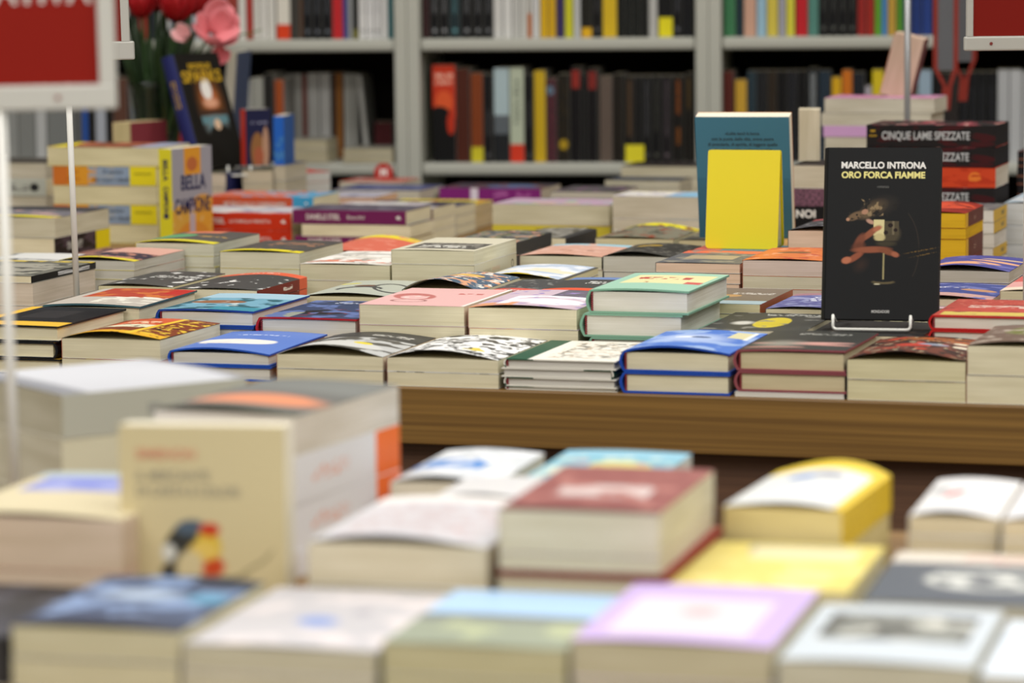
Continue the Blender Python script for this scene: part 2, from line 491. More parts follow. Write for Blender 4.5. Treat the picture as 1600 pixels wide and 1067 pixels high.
# ------------------------------------------------------------------ bookcases along the back
YB = R(8)
ZS = ZT + .06                                        # the shelf whose edge shows just above the far books
ob = at_z(870, 255, ZS)
ebu = Vector((math.cos(YB), -math.sin(YB), 0)); ebv = Vector((math.sin(YB), math.cos(YB), 0))
def case_x(px, back=0.0, py=160):
    """distance along the bookcase fronts at photo column px"""
    d = ray(px, py); t = (back - (CAM - ob).dot(ebv)) / d.dot(ebv)
    return (CAM + d * t - ob).dot(ebu)
shelf_white = plain('b2b3a8', .5, name='grey_shelf_laminate')
back_dark = plain('17130f', .85, name='dark_back_panel', spec=.1)
SH = [ZS - .56, ZS - .28, ZS, ZS + .283, ZS + .566, ZS + .85]
TH = .028
def bookcase(x0, x1, label):
    r = empty('bookcase', Matrix.Translation(Vector((ob.x, ob.y, 0)) + ebu * x0) @ Matrix.Rotation(-YB, 4, 'Z'))
    tag(r, label, 'bookcase', 'grey bookcases along the back')
    w = x1 - x0; dp = .34
    for a in (0, w - .0285):
        bm = bmesh.new(); add_box(bm, a, a + .0285, 0, dp, 0, 2.15, 0, .0015); bm_obj('side_panel', bm, shelf_white, r)
    bm = bmesh.new(); add_box(bm, .029, w - .029, dp - .012, dp, .08, 2.12); bm_obj('back_panel', bm, back_dark, r)
    bm = bmesh.new(); add_box(bm, .029, w - .029, 0, dp - .013, 2.12, 2.148); bm_obj('top_panel', bm, shelf_white, r)
    bm = bmesh.new(); add_box(bm, .029, w - .029, .03, dp - .013, 0, .078); bm_obj('plinth', bm, shelf_white, r)
    for z in SH:
        bm = bmesh.new(); add_box(bm, .0295, w - .0295, .004, dp - .013, z - TH, z, 0, .007); bm_obj('shelf', bm, shelf_white, r)
    return r
xA, xB = case_x(637), case_x(1107)
wu = xB - xA
xL, xR = case_x(-120), case_x(1700)
bookcase(xL, xA - .0005, 'grey bookcase unit behind the tulip vase, white and red spines on its upper shelf')
bookcase(xA + .0005, xB - .0005, 'middle grey bookcase unit, full of mostly black book spines on two shelves')
bookcase(xB + .0005, xR, 'grey bookcase unit behind the black spine pile, coloured spines on its upper shelf')

# ------------------------------------------------------------------ books on the shelves (spines out)
BSET = .035
def shelf_row(case, zsh, items, where, group):
    """items: left and right photo columns of a spine, its height in m, look, words"""
    out = [it for it in items]
    for n, it in enumerate(out):
        x0, x1, h, spine, words = it[:5]; lean = it[5] if len(it) > 5 else 0
        bs = .172 if (where.startswith('lower shelf behind the tulips') and x0 >= 446) else BSET
        a, b_ = case_x(x0, bs), case_x(x1, bs)
        t = b_ - a - .0008
        dpt = min(.15, h * .68)
        b = B(0, '8a8a86', art(*spine) if isinstance(spine, (list, tuple)) else spine, pg='c9c2ae')
        p = ob + ebu * a + ebv * (bs + dpt / 2); p.z = zsh + .0005
        Mx = Matrix(((0, 0, 1, 0), (1, 0, 0, 0), (0, 1, 0, 0), (0, 0, 0, 1)))
        mat = Matrix.Translation(p) @ Matrix.Rotation(-YB, 4, 'Z') @ Matrix.Rotation(R(lean), 4, 'Y') @ Mx
        k = n + 1
        lab = '%s spine, %s from left on the %s' % (words, NTH[n], where)
        make_book(b, dpt, h, t, mat, lab, group, name='shelf_book', simple=True)
NTH = ['first', 'second', 'third', 'fourth', 'fifth', 'sixth', 'seventh', 'eighth', 'ninth', 'tenth', 'eleventh', 'twelfth', 'thirteenth', 'fourteenth', 'fifteenth', 'sixteenth', 'seventeenth', 'eighteenth', 'nineteenth', 'twentieth', 'twenty-first', 'twenty-second', 'twenty-third', 'twenty-fourth', 'twenty-fifth', 'twenty-sixth', 'twenty-seventh', 'twenty-eighth', 'twenty-ninth', 'thirtieth', 'thirty-first', 'thirty-second', 'thirty-third', 'thirty-fourth', 'thirty-fifth', 'thirty-sixth', 'thirty-seventh', 'thirty-eighth']
def sp(c, *l): return (c,) + l
def low(c, c2, f=.4): return (c, ('r', c2, -.1, -.1, 1.1, f))
def high(c, c2, f=.7): return (c, ('r', c2, -.1, f, 1.1, 1.1))
def lett(c, c2, v0=.25, v1=.85): return (c, ('n', c2, 42, .52, (.3, v0, .7, v1)), ('r', c2, .3, .06, .7, .1))
K = '0b0b0c'
up1 = [(188, 204, .21, sp('c4c4be'), 'white'), (205, 219, .22, sp(K), 'black'), (220, 236, .2, sp('8c2a24'), 'red'), (237, 252, .21, sp('20242c'), 'dark'),
       (253, 270, .21, sp('b9bbb8'), 'white'), (271, 286, .22, sp('35406a'), 'blue'), (287, 302, .2, sp('23262a'), 'dark'), (303, 318, .22, sp('a8aeb4'), 'blue-grey'),
       (319, 333, .22, sp('b8bec4'), 'pale blue'), (334, 346, .21, sp('aab0ba'), 'pale grey'),
       (347, 356, .21, sp('2b3158'), 'navy'), (357, 375, .22, sp('8f3a30'), 'brick red'), (376, 387, .22, sp('d5d3cc'), 'white'), (388, 398, .22, sp('a8332c'), 'red'),
       (399, 409, .22, sp('cfcdc5'), 'white'), (410, 420, .22, sp('d8d6cf'), 'white'), (421, 433, .22, sp('d0cec6'), 'white'),
       (435, 456, .22, low('d6d2c6', 'd2401c', .155), 'white and orange'), (457, 470, .22, sp('3a3732'), 'dark grey'), (471, 475, .21, sp('5a3a22'), 'thin brown'),
       (476, 490, .22, lett('0c0d10', '60646a'), 'black'), (491, 505, .22, lett('0c0d10', '60646a'), 'black'), (506, 521, .22, lett('0c0d10', '60646a'), 'black'),
       (522, 538, .22, sp('b8252a'), 'bright red'), (539, 545, .22, sp('3d3c8a'), 'violet-blue'), (546, 553, .21, sp('8d9091'), 'grey'), (554, 562, .22, low('1e1f1c', '6e6a20', .1), 'black'),
       (563, 574, .22, lett('d5d5d3', '8d8d8d'), 'white'), (575, 586, .22, lett('d9d9d8', '8d8d8d'), 'white'), (587, 597, .22, lett('d3d3d2', '777777'), 'white'), (598, 608, .22, sp('d6d6d4'), 'white'), (609, 616, .22, sp('2a6a70'), 'teal')]
shelf_row('left', SH[3], up1, 'upper shelf behind the tulips', 'spines on the upper shelf behind the tulips')
low1 = [(6, 27, .19, sp('8d8f8c'), 'grey'), (28, 54, .2, sp('7d7f7c'), 'grey'), (55, 72, .21, sp('b3b5b4'), 'pale grey'), (73, 115, .19, sp('777a78'), 'broad grey'), (116, 127, .2, sp('5a5c5c'), 'dark grey'), (128, 137, .2, sp('1f4fa0'), 'bright blue'),
        (138, 148, .2, sp(K), 'black'), (149, 165, .2, sp('a7adb6'), 'pale blue'), (166, 176, .2, sp(K), 'black'), (177, 200, .195, sp('5a3c30'), 'brown'),
        (201, 222, .2, sp('2c2a28'), 'black'), (223, 250, .2, sp('80827e'), 'grey'), (251, 275, .2, sp('4a4c4c'), 'dark grey'), (276, 300, .2, sp('8e2a28'), 'dark red'), (301, 330, .2, sp('2b2c2c'), 'black'), (331, 358, .19, sp('8f918c'), 'grey'),
        (359, 376, .19, sp('999a94'), 'pale grey'), (377, 394, .19, sp('a1a29c'), 'pale grey'), (395, 412, .195, low('96978f', '2a2c58', .45), 'grey and navy'), (413, 428, .205, sp('22211f'), 'black'), (430, 444, .19, sp('9a4a22'), 'orange-brown'),
        (446, 459, .198, sp('acaca6'), 'white'), (460, 472, .198, sp('b3b3ae'), 'white'), (473, 480, .196, sp('8a5048'), 'thin pink-brown'), (481, 499, .2, sp('b6b6b2'), 'white'), (500, 517, .2, sp('b9b9b6'), 'white'), (518, 524, .2, sp('38241a'), 'dark brown'),
        (525, 536, .2, sp('8e5a22'), 'ochre'), (538, 549, .198, sp('a5a59f'), 'pale grey'), (550, 558, .198, sp('9a9a94'), 'pale grey'), (569, 577, .195, sp('b4b4af'), 'slanting white', -5), (585, 613, .085, sp('4a1418'), 'short dark red')]
shelf_row('left', SH[2], low1, 'lower shelf behind the tulips', 'spines on the lower shelf behind the tulips')
up2 = [(662, 673, .22, sp('351a1c'), 'dark maroon'), (674, 688, .22, lett(K, '8b8d8f'), 'black'), (689, 703, .22, lett(K, '8b8d8f'), 'black'), (704, 721, .22, lett('1d2c30', '5d8a90'), 'dark teal'), (722, 740, .22, lett(K, '77797b'), 'black'), (741, 756, .22, lett(K, '77797b'), 'black'), (757, 772, .22, lett('0e0f10', '6a6c6e'), 'black'),
       (773, 787, .22, sp('c9c9c5'), 'white'), (788, 802, .22, sp('d0d0cc'), 'white'), (803, 814, .22, sp('bdbdb8'), 'pale grey'), (815, 825, .22, sp('c4c4be'), 'pale grey'), (826, 832, .22, low('c8c6be', 'c87a4a', .25), 'white and orange'), (833, 845, .22, sp('c6c6c4'), 'white'),
       (846, 857, .22, sp('d2a818'), 'golden yellow'), (858, 870, .22, sp('c89e1a'), 'golden yellow'), (871, 883, .22, sp('352b58'), 'purple'), (884, 897, .22, sp('c4c22a'), 'lime yellow'), (898, 908, .22, sp('b9bbba'), 'white'),
       (910, 926, .22, low('1b1a14', 'd8a81c', .1), 'black and yellow'), (927, 942, .22, lett(K, '4e4e4e'), 'black'), (943, 965, .22, sp('cfae22'), 'broad yellow'), (966, 977, .22, sp('101310'), 'green-black'), (978, 989, .22, sp('121512'), 'green-black'), (990, 1001, .22, sp('101310'), 'green-black'), (1002, 1014, .22, sp('131513'), 'green-black'),
       (1015, 1028, .22, sp('b0b0ac'), 'white'), (1030, 1052, .22, low('0c0d0e', 'e0d420', .2), 'black and yellow'), (1053, 1066, .22, lett(K, '60626a'), 'black'), (1067, 1083, .22, sp('0f1014'), 'black')]
shelf_row('mid', SH[3], up2, 'middle bookcase upper shelf', 'spines on the middle upper shelf')
low2 = [(676, 712, .222, ('0a0a0b', ('r', 'c2371c', -.1, .45, 1.1, 1.1), ('e', 'd9572c', .5, .62, .4, .12), ('e', '0a0a0b', .3, .46, .55, .12), ('e', 'b8321a', .8, .4, .18, .12), ('t', 'e8b8a0', .1, .8, .9, .94, 2)), 'broad red and black'), (713, 734, .214, sp('4a2014'), 'dark rust'),
        (736, 755, .203, low('7c3a18', 'c8bc2a', .17), 'rust and yellow'), (756, 770, .2, lett('0f0e10', '58585a', .3, .6), 'black'), (772, 796, .214, ('a9bcc0', ('r', '5c6368', -.1, .2, 1.1, .5), ('r', '1d1f22', -.1, -.1, 1.1, .3)), 'pale blue'), (797, 819, .215, ('b4bda6', ('t', '5a6058', .3, .4, .7, .9, 8, 9), ('r', 'cf3a22', -.1, -.1, 1.1, .19)), 'pale green'),
        (822, 833, .2, lett(K, '555555', .4, .7), 'black'), (835, 853, .208, sp('c4a31e'), 'yellow'), (854, 870, .19, ('2c1f24', ('e', '4e8aa0', .4, .86, .4, .06), ('n', '6b2f38', 20, .5)), 'mottled maroon'), (871, 890, .2, ('0f0e0f', ('n', '5a4a20', 25, .58), ('e', 'a88a1c', .5, .2, .4, .06)), 'black'),
        (892, 908, .215, ('0e0b0d', ('r', '8c2a22', .1, .78, .9, .97)), 'black and red-headed'), (909, 917, .2, sp('0b0a0b'), 'black'), (918, 934, .212, ('0e0b0d', ('r', '7c2620', .1, .78, .9, .97)), 'black and red-headed'), (937, 957, .195, sp('5e5148'), 'taupe'), (958, 974, .2, sp('1c1710'), 'black-brown'), (976, 992, .195, ('191512', ('r', '4a3826', .3, .3, .7, .95)), 'black and brown'),
        (993, 1003, .195, sp(K), 'black'), (1004, 1017, .195, lett(K, '5e5e62', .3, .95), 'black'), (1018, 1033, .195, lett(K, '4d4d44', .35, .95), 'black'), (1034, 1050, .195, lett('181416', '5d5358', .3, .95), 'black'), (1052, 1068, .195, ('15130f', ('n', 'a85a1c', 40, .5, (.3, .55, .7, .95)), ('n', 'a8621c', 40, .5, (.3, .2, .7, .4))), 'black and orange'), (1070, 1083, .2, ('1a1712', ('r', '4e3c1c', .3, .6, .7, .95)), 'black and gold')]
shelf_row('mid', SH[2], low2, 'middle bookcase lower shelf', 'spines on the middle lower shelf')
up3 = [(1132, 1150, .22, sp('3f7a52'), 'green'), (1151, 1162, .22, sp('1c3038'), 'dark blue-green'), (1163, 1182, .22, sp('c39a84'), 'peach'), (1183, 1198, .22, sp('92b4c6'), 'pale blue'), (1199, 1216, .22, sp('c9b84a'), 'straw yellow'), (1217, 1228, .22, sp('9a9aa4'), 'lilac grey'), (1229, 1242, .22, sp('ccc53e'), 'lemon yellow'),
       (1244, 1262, .22, ('b81f28', ('r', 'd8a03a', .8, .75, 1.1, 1.1)), 'bright red'), (1263, 1279, .22, sp('4f7f74'), 'sea green'), (1280, 1294, .22, lett('0b0c0e', '50524e'), 'black'), (1295, 1309, .22, lett('0b0c0e', '50524e'), 'black'), (1310, 1324, .22, lett('0b0c0e', '50524e'), 'black'), (1325, 1338, .22, lett('0b0c0e', '50524e'), 'black'),
       (1340, 1353, .22, sp('8e2420'), 'dark red'), (1354, 1366, .22, sp('96281f'), 'dark red'), (1367, 1377, .22, sp('5c9a2c'), 'grass green'), (1378, 1386, .22, sp('4a86bc'), 'sky blue'), (1387, 1400, .22, sp('b5923c'), 'tan'), (1401, 1411, .22, sp('4f8a2a'), 'grass green'), (1412, 1424, .22, sp('263a70'), 'navy'), (1425, 1440, .22, sp('20356e'), 'navy'), (1441, 1456, .22, sp('253c7c'), 'navy'),
       (1457, 1472, .22, sp(K), 'black'), (1473, 1490, .22, sp('2c2220'), 'black'), (1491, 1506, .22, sp(K), 'black'), (1507, 1524, .22, sp('20242a'), 'black')]
shelf_row('right', SH[3], up3, 'upper shelf right of the middle bookcase', 'spines on the upper shelf beside the red sign')
low3 = [(1130, 1147, .205, sp('5a241c'), 'dark red'), (1149, 1167, .185, low('c39a34', 'a87a2c', .3), 'mustard'), (1168, 1182, .205, sp('24343c'), 'dark teal'), (1183, 1199, .205, sp('1b1c1e'), 'black'), (1200, 1214, .205, sp('2b2218'), 'dark brown'), (1215, 1230, .205, sp(K), 'black'), (1231, 1246, .205, sp('1d1e22'), 'black'), (1247, 1261, .205, sp(K), 'black'),
        (1263, 1278, .21, ('1c1f22', ('n', '9aa0a2', 40, .48, (.2, .1, .8, .95))), 'black and silver'), (1280, 1298, .205, sp('22303c'), 'dark blue'), (1300, 1315, .19, sp('d3a51c'), 'yellow'), (1316, 1332, .206, sp('c8701e'), 'orange'), (1333, 1351, .2, sp('1f2228'), 'black'), (1352, 1362, .17, sp('a9a4ac'), 'short pale lilac'), (1363, 1381, .206, sp('d2bc24'), 'lemon yellow'),
        (1382, 1400, .2, sp('2a2a2c'), 'black'), (1401, 1418, .2, sp('45423c'), 'dark grey'), (1419, 1434, .2, sp('5d7060'), 'grey green'), (1435, 1456, .205, sp('93a8b8'), 'pale blue'), (1457, 1476, .2, sp(K), 'black'), (1477, 1498, .2, sp('26211f'), 'black'),
        (1500, 1513, .2, lett('0b0c0f', '34363a'), 'black'), (1514, 1527, .2, lett('0b0c0f', '34363a'), 'black'), (1528, 1541, .2, lett('0b0c0f', '34363a'), 'black'), (1542, 1557, .2, lett('0b0c0f', '34363a'), 'black'), (1559, 1577, .205, sp('a9abac'), 'white'), (1578, 1597, .205, sp('b0b2b3'), 'white'), (1598, 1614, .2, sp('a5a7a8'), 'white')]
shelf_row('right', SH[2], low3, 'lower shelf right of the middle bookcase', 'spines on the lower shelf behind the pink pile')
# books lying flat in front of the upright ones on the lower shelf
def lying_on_shelf(x0, x1, ts, desc, dp=.13, back=.004, pg='bdb59a'):
    a, b_ = case_x(x0, back, 230), case_x(x1, back, 230)
    z = ZS + .0006
    for k, t in enumerate(ts):
        b = B(0, '8c8a80', '9a978a', pg=pg)
        l = b_ - a - .002 * k
        ctr = ob + ebu * ((a + b_) / 2) + ebv * (back + dp / 2)
        rm = Matrix.Rotation(-YB - math.pi / 2, 4, 'Z')
        org = Vector((ctr.x, ctr.y, z)) - (rm @ Vector((0, l / 2, 0)))
        make_book(b, dp, l, t, Matrix.Translation(org) @ rm, desc[k], None, simple=True)
        z += t + .0004
lying_on_shelf(446, 511, [.03, .023], ['cream-edged book lying on the left lower shelf under white spines', 'cream-edged book lying on another, left lower shelf, before white spines'])
lying_on_shelf(536, 614, [.017, .016], ['thin pale book lying flat on the left lower shelf next to the upright', 'thin pale book lying on another beside the white upright, left lower shelf'])
# the yellow price stickers standing on the lower shelf
def shelf_tag(x0, x1, h, zsh, label, col='e0d420'):
    a, b_ = case_x(x0, .012), case_x(x1, .012)
    bm = bmesh.new(); add_box(bm, 0, b_ - a, 0, .002, 0, h); add_box(bm, 0, b_ - a, .002, .022, 0, .0015)
    o = bm_obj('shelf_tag', bm, plain(col, .5, name='yellow_card'))
    p = ob + ebu * a + ebv * .012; p.z = zsh + .0006
    o.matrix_world = Matrix.Translation(p) @ Matrix.Rotation(-YB, 4, 'Z')
    tag(o, label, 'shelf label')
shelf_tag(977, 1006, .04, ZS, 'small yellow card standing in front of black spines on the middle lower shelf')
# ------------------------------------------------------------------ rear table, row by row from its front edge
CR, CW, CP, CG = 'e4dcbe', 'e0ddd2', 'e4c8b2', 'dcd4ae'   # page tints: cream, white, pinkish, straw
white_ink = plain('e8e6e0', .5, name='white_print'); yellow_ink = plain('e6dd8a', .5, name='pale_yellow_print'); silver_ink = plain('b9bcbd', .4, name='silver_print'); dark_ink = plain('22242c', .6, name='dark_print'); gold_ink = plain('c8a01e', .5, name='gold_print')

# front row
b = B(25, art('e0b23a', ('r', '17181c', .12, .2, 1.1, 1.1), ('r', '2b2a2c', .3, .4, .7, .8)), '15171b', CR, 'hc', curl=.001)
stack(FR, -70, 91, 506, 'black and ochre jacketed hardcover at the far left of the front row', [b, b.copy(px=26, o='B'), b], v=.008)
b = B(34, art('7a3a1e', ('r', 'dda92a', -.1, -.1, 1.1, .13), ('r', 'c95a34', .12, .55, .62, 1.1), ('r', 'd8d2b4', .12, .35, .62, .55), ('r', 'e0bb3a', .62, -.1, .68, 1.1), ('n', 'd6b338', 11, .53, (.7, .1, 1, .95)), ('n', '33201a', 7, .6), ('t', 'ecd9b8', .2, .62, .55, .8, 2, 20)), 'c8501e', CR, curl=.0105, tip=.002)
stack(FR, 96, 250, 528, 'brown paperback with yellow border and small gold figures on its bulging cover', [b, b.copy(px=30, o='B', curl=0)], v=.008)
blue_white = B(22, art('5a79c0', ('e', 'e6e2da', .42, .42, .4, .18), ('r', '5a79c0', -.1, .5, 1.1, 1.2), ('n', 'ded9d0', 6, .56, (.1, .2, .7, .5)), ('t', 'c9d4ea', .2, .74, .75, .8, 1, 30)), '1f4fb0', CW, 'hc', curl=.0055, tip=-.002, back='2a5cb8')
stack(FR, 258, 421, 547, 'blue hardcover with a white animal shape on the cover', [blue_white, blue_white.copy(px=23)], v=.008)
b = B(26, art('55534c', ('n', 'b8b9b6', 3.2, .5), ('e', 'c9c9c4', .4, .2, .5, .16), ('e', 'd9c83a', .66, .3, .09, .05), ('r', '3a3a38', -.1, .62, 1.1, 1.1), ('t', 'c7c5bd', .5, .75, .9, .85, 2, 22)), 'b56a2a', CR, curl=.0135)
stack(FR, 432, 598, 553, 'grey photo-covered paperback with a high bulging cover and orange back', [b, b.copy(px=26)], v=.008)
b = B(21, art('3f3f3c', ('n', 'e9e9e7', 6, .45), ('e', 'd6c24a', .72, .2, .1, .05), wob=.25), '8a3a30', CR, curl=.0115)
stack(FR, 604, 778, 558, 'paperback with white leaf shapes on dark grey cover, above the oak edge', [b, b.copy(px=22)], v=.008)
b = B(14, art('e6e2d6', ('r', '20503c', -.1, -.1, .2, 1.1), ('n', '8b877c', 9, .5, (.36, .15, .95, .9)), ('e', 'e2ded2', .66, .42, .22, .12), ('n', 'b9a890', 13, .56, (.3, .1, .98, .95))), '20503c', 'd3d0ca', 'hc', curl=.0, cap=True)
stack(FR, 782, 962, 560, 'thin white hardcover with dark green spine and ink drawing', [b, b.copy(px=14, o='B'), b], v=.008, depth=.2)
blue_y = B(31, art('4a74c4', ('n', '93add8', 2.4, .5), ('e', 'a8bade', .45, .5, .4, .28, 20, .5), ('r', 'cfc9a0', .74, .62, .9, .92), ('r', 'e6e4dc', .9, .6, .94, .95), ('e', 'dfe3ea', .38, .55, .12, .05), ('e', '3c5078', .52, .55, .1, .04)), '1f49a8', CR, 'hc', curl=.0075, tip=-.001, back='2450b4')
stack(FR, 965, 1140, 547, 'blue hardcover with a yellowish fold on its bulging cover, above the oak edge', [blue_y, blue_y.copy(px=31)], v=.008)
b = B(34, art('3a3b38', ('e', 'c08e84', .5, .3, .5, .05, -6), ('e', 'c99a90', .62, .36, .36, .04, 10), ('e', '8d8a80', .3, .3, .25, .2, 0, .8), ('e', 'b5847a', .3, .12, .3, .03), ('t', 'a3a39c', .3, .78, .8, .88, 2, 26)), '8c4a50', 'd0c3a0', 'hc', curl=.002, tip=.002, back='98555a')
wb = B(8, 'd8d8d4', 'cfcfcc', 'dcdad4', desc='thin white booklet under the mauve-edged hardcovers', dw=-.006)
stack(FR, 1143, 1321, 546, 'mauve-edged hardcover with a reaching hand on the dark cover', [b, b.copy(px=33), wb], v=.008)
b = B(33, art('33241f', ('n', '6a3a2c', 6, .48), ('n', 'b8472e', 4, .6), ('n', 'd9cda8', 10, .62), ('e', 'b03a2a', .45, .42, .16, .1), ('e', 'd8cfb8', .85, .5, .09, .05), ('e', 'd2c9b0', .8, .66, .07, .04), ('t', 'a8642a', .25, .7, .85, .94, 3, 16), ('e', '8a93a4', .6, .5, .14, .05)), '2a2430', CG, curl=.0115, tip=.002)
stack(FR, 1323, 1509, 561, 'brown paperback with festive red and cream dots, before the black book', [b, b.copy(px=34)], v=.008)
b = B(45, art('6e5c50', ('e', '6b7038', .62, .62, .45, .3), ('n', 'a79a8c', 5, .55), ('e', '8f9a4a', .7, .7, .3, .16)), 'a8583c', CR, curl=.007)
stack(FR, 1511, 1700, 540, 'thick green and brown paperback, right end of the front row', [b, b.copy(px=44)], v=.008)

# second row
b = B(27, art('b5ada2', ('r', 'a8402c', .1, .45, 1.1, 1.1), ('n', 'c06a34', 4, .52, (.1, .4, 1.1, 1.1)), ('n', 'd9d6c8', 5, .5, (.4, .1, 1.1, .5)), ('r', 'b02a22', .8, .7, 1.1, 1.1)), '3f5f66', CR, 'hc', curl=.003, back='6d675c')
stack(FR, 60, 219, 476, 'hardcover with teal spine and streaky red and beige jacket', [b, b.copy(px=25)], v=.225, yaw=-2)
b = B(24, art('6fa0b4', ('n', '2d5b66', 4, .52), ('e', '8a5e40', .35, .45, .3, .1), ('n', 'c7d6d8', 3, .58), ('r', '3d8a9c', .5, -.1, 1.1, .18), ('r', '9dbccb', -.1, .7, 1.1, 1.1)), '1c3f8e', CW, 'hc', curl=.002, back='2f6cc0')
stack(FR, 240, 396, 483, 'hardcover with a turquoise seascape jacket and blue boards', [b, b.copy(px=22), b], v=.225)
b = B(33, art('34405e', ('e', '1c1c20', .45, .3, .3, .14, 0, .3), ('n', '6a2c38', 6, .56, (.3, .1, .9, .5)), ('r', '8f9488', -.1, -.1, .3, .3), ('n', '5d6fa0', 4, .54), ('t', 'b9bfce', .3, .82, .95, .92, 2, 28)), 'a81f28', CW, 'hc', curl=.001, back='b02a30')
stack(FR, 397, 557, 495, 'red-edged hardcover with a dark blue painted jacket', [b, b.copy(px=30)], v=.225)
pink = B(31, art('dcb0ac', ('r', 'ece4dc', .965, -.1, 1.1, 1.1), ('e', 'b8706a', .28, .5, .2, .2, 30), ('e', 'dcb0ac', .3, .45, .13, .12, 30), ('n', 'e4d6cc', 8, .56, (.2, .3, .42, .6)), ('t', 'b8625c', .62, .66, .86, .76, 1, 14), ('o', '9c6a68', .34, .26, .18, .08, 0, .2)), 'd09a90', CR, curl=.0)
stack(FR, 561, 725, 475, 'pink paperback with a red-outlined figure on its flat cover', [pink, pink.copy(px=27), pink], v=.225)
b = B(31, art('c9b4c0', ('r', 'd89a72', -.1, -.1, .4, .18), ('r', '6a6470', .5, .6, 1.1, 1.1), ('n', 'eeeaf0', 3, .48, (.2, .1, .95, .6)), ('n', '9a86b8', 5, .58), ('e', 'e9e6ec', .6, .3, .35, .14)), 'b06a5a', CR, curl=.005)
stack(FR, 731, 901, 480, 'paperback with lilac, orange and white cover between pink and green books', [b, b.copy(px=26), b], v=.225)
green = B(37, art('9cc4ae', ('r', 'dcd8a4', .12, .36, .95, .86), ('t', 'b8524a', .2, .6, .75, .8, 1, 12), ('r', 'c8605a', .78, .36, .95, .48), ('r', '9cc4ae', -.1, .88, 1.1, 1.1), ('n', 'a8583c', 9, .6, (.2, .38, .8, .46))), '7ba58c', CW, 'hc', curl=.0025, back='8db49e')
stack(FR, 913, 1076, 452, 'thick mint green hardcover with pale yellow title panel', [green, green.copy(px=37, dx=-.009), green], v=.225, depth=.225)
b = B(18, art('3d3e3a', ('e', 'c8b634', .55, .45, .17, .3), ('r', '3d3e3a', .3, -.1, .6, .1), ('n', '7c7b74', 4, .6), ('e', 'c9c8bf', .28, .4, .12, .12, 0, .5), ('t', 'b9b9b0', .35, .84, .9, .95, 2, 30)), '23242a', CR, curl=.0)
stack(FR, 1092, 1256, 514, 'dark grey paperback with a yellow shape, just behind the blue hardcover', [b, b], v=.222)
b = B(17, art('202122', ('t', 'c9c9c6', .12, .82, .9, .86, 1, 22), ('t', 'c9c39a', .15, .76, .85, .8, 1, 22), ('n', '3a322b', 4, .6)), '1c1d1f', CR, curl=0)
stack(FR, 1262, 1440, 522, 'black paperback lying under the white wire stand', [b, b], v=.222)
b = B(23, art('b2483c', ('r', 'c9b65a', .05, .05, 1.1, .24), ('n', '8a3a34', 5, .58), ('t', 'e2d0c0', .2, .5, .98, .66, 2, 12), ('n', 'cf7a64', 14, .6, (0, .6, 1.1, 1))), 'b01c1c', CW, 'hc', curl=.0, back='b01c1c')
stack(FR, 1447, 1632, 492, 'red hardcover with pale lettering, right of the black standing book', [b, b.copy(px=24), b], v=.222, depth=.198)

# third row
b = B(11, art('6d6c62', ('r', 'c9b03a', -.1, -.1, 1.1, .08), ('r', '9a978a', .1, .2, .9, .9), ('n', '4a4a44', 5, .55)), art('17171a', ('t', 'c8c8c8', .2, .1, .8, .9, 1, 6)), CR, curl=0, desc='thin dark paperback with black lettered spine, on the thick cream block at far left', o='B')
stack(FR, -108, 49, 428, 'thick cream-edged book at the far left under the thin dark paperback', [b, B(35, 'a9a79c', '8a887e', 'd4c8b8', curl=0)], v=.45)
b = B(14, art('4b4a47', ('n', 'dcdbd6', 4, .6), ('t', 'd0cfc9', .3, .5, .95, .7, 2, 26)), '3a3937', CG, curl=.004)
stack(FR, 153, 268, 446, 'charcoal paperback with white shapes, left of its orange-banded twin', [b, b.copy(px=16)], v=.46, depth=.205)
b = B(18, art('444341', ('n', 'e2e1dc', 5, .62), ('r', 'd9613f', -.1, .86, 1.1, 1.01), ('t', 'e6c8b8', .3, .9, .8, .96, 1, 30), ('r', 'c9c8c2', .2, .36, .5, .4)), art('7a2822', ('r', 'd9613f', -.1, -.1, 1.1, .16), ('t', 'e0d6c8', .3, .3, .7, .6, 1, 8)), CR, curl=.006)
stack(FR, 272, 402, 451, 'charcoal paperback with orange band and dark red spine', [b.copy(o='B', front=art('444341', ('n', 'e2e1dc', 5, .62), ('r', 'd9613f', -.1, -.01, 1.1, .15), ('t', 'e6c8b8', .3, .04, .8, .1, 1, 30))), b.copy(px=16, o='B')], v=.46, depth=.2)
b = B(12, art('aeb2a4', ('e', '3a3d40', .4, .35, .25, .16), ('e', 'aeb2a4', .44, .28, .22, .15), ('e', '6a4a3a', .38, .55, .14, .06), ('o', '4a4a48', .7, .45, .2, .3, 20, .2), ('r', 'c8c04a', -.1, .72, .2, .8)), '6b5a3a', CG, curl=.006)
stack(FR, 474, 622, 462, 'grey-green paperback with dark figures, tucked behind the pink book', [b, b.copy(px=14)], v=.45)
b = B(14, art('4f6274', ('n', 'd8a07c', 6, .53), ('n', 'e0dcd2', 7, .58), ('t', 'd8dcd4', .3, .78, .8, .88, 1, 26), ('e', 'd8b060', .5, .6, .25, .1)), '3a4a5c', CR, curl=.016)
stack(FR, 628, 748, 452, 'blue and peach illustrated paperback with arched cover behind the pink book', [b, b.copy(px=16)], v=.455)
b = B(12, art('4a4a4a', ('r', 'cf5548', -.1, .04, 1.1, .28), ('t', 'e8c8c0', .2, .1, .8, .2, 1, 26), ('n', '7a7a76', 6, .58)), '3a3a3c', CR, curl=.003)
stack(FR, 752, 836, 458, 'dark paperback with a coral band, half covered by the lilac one', [b, b.copy(px=14)], v=.452)
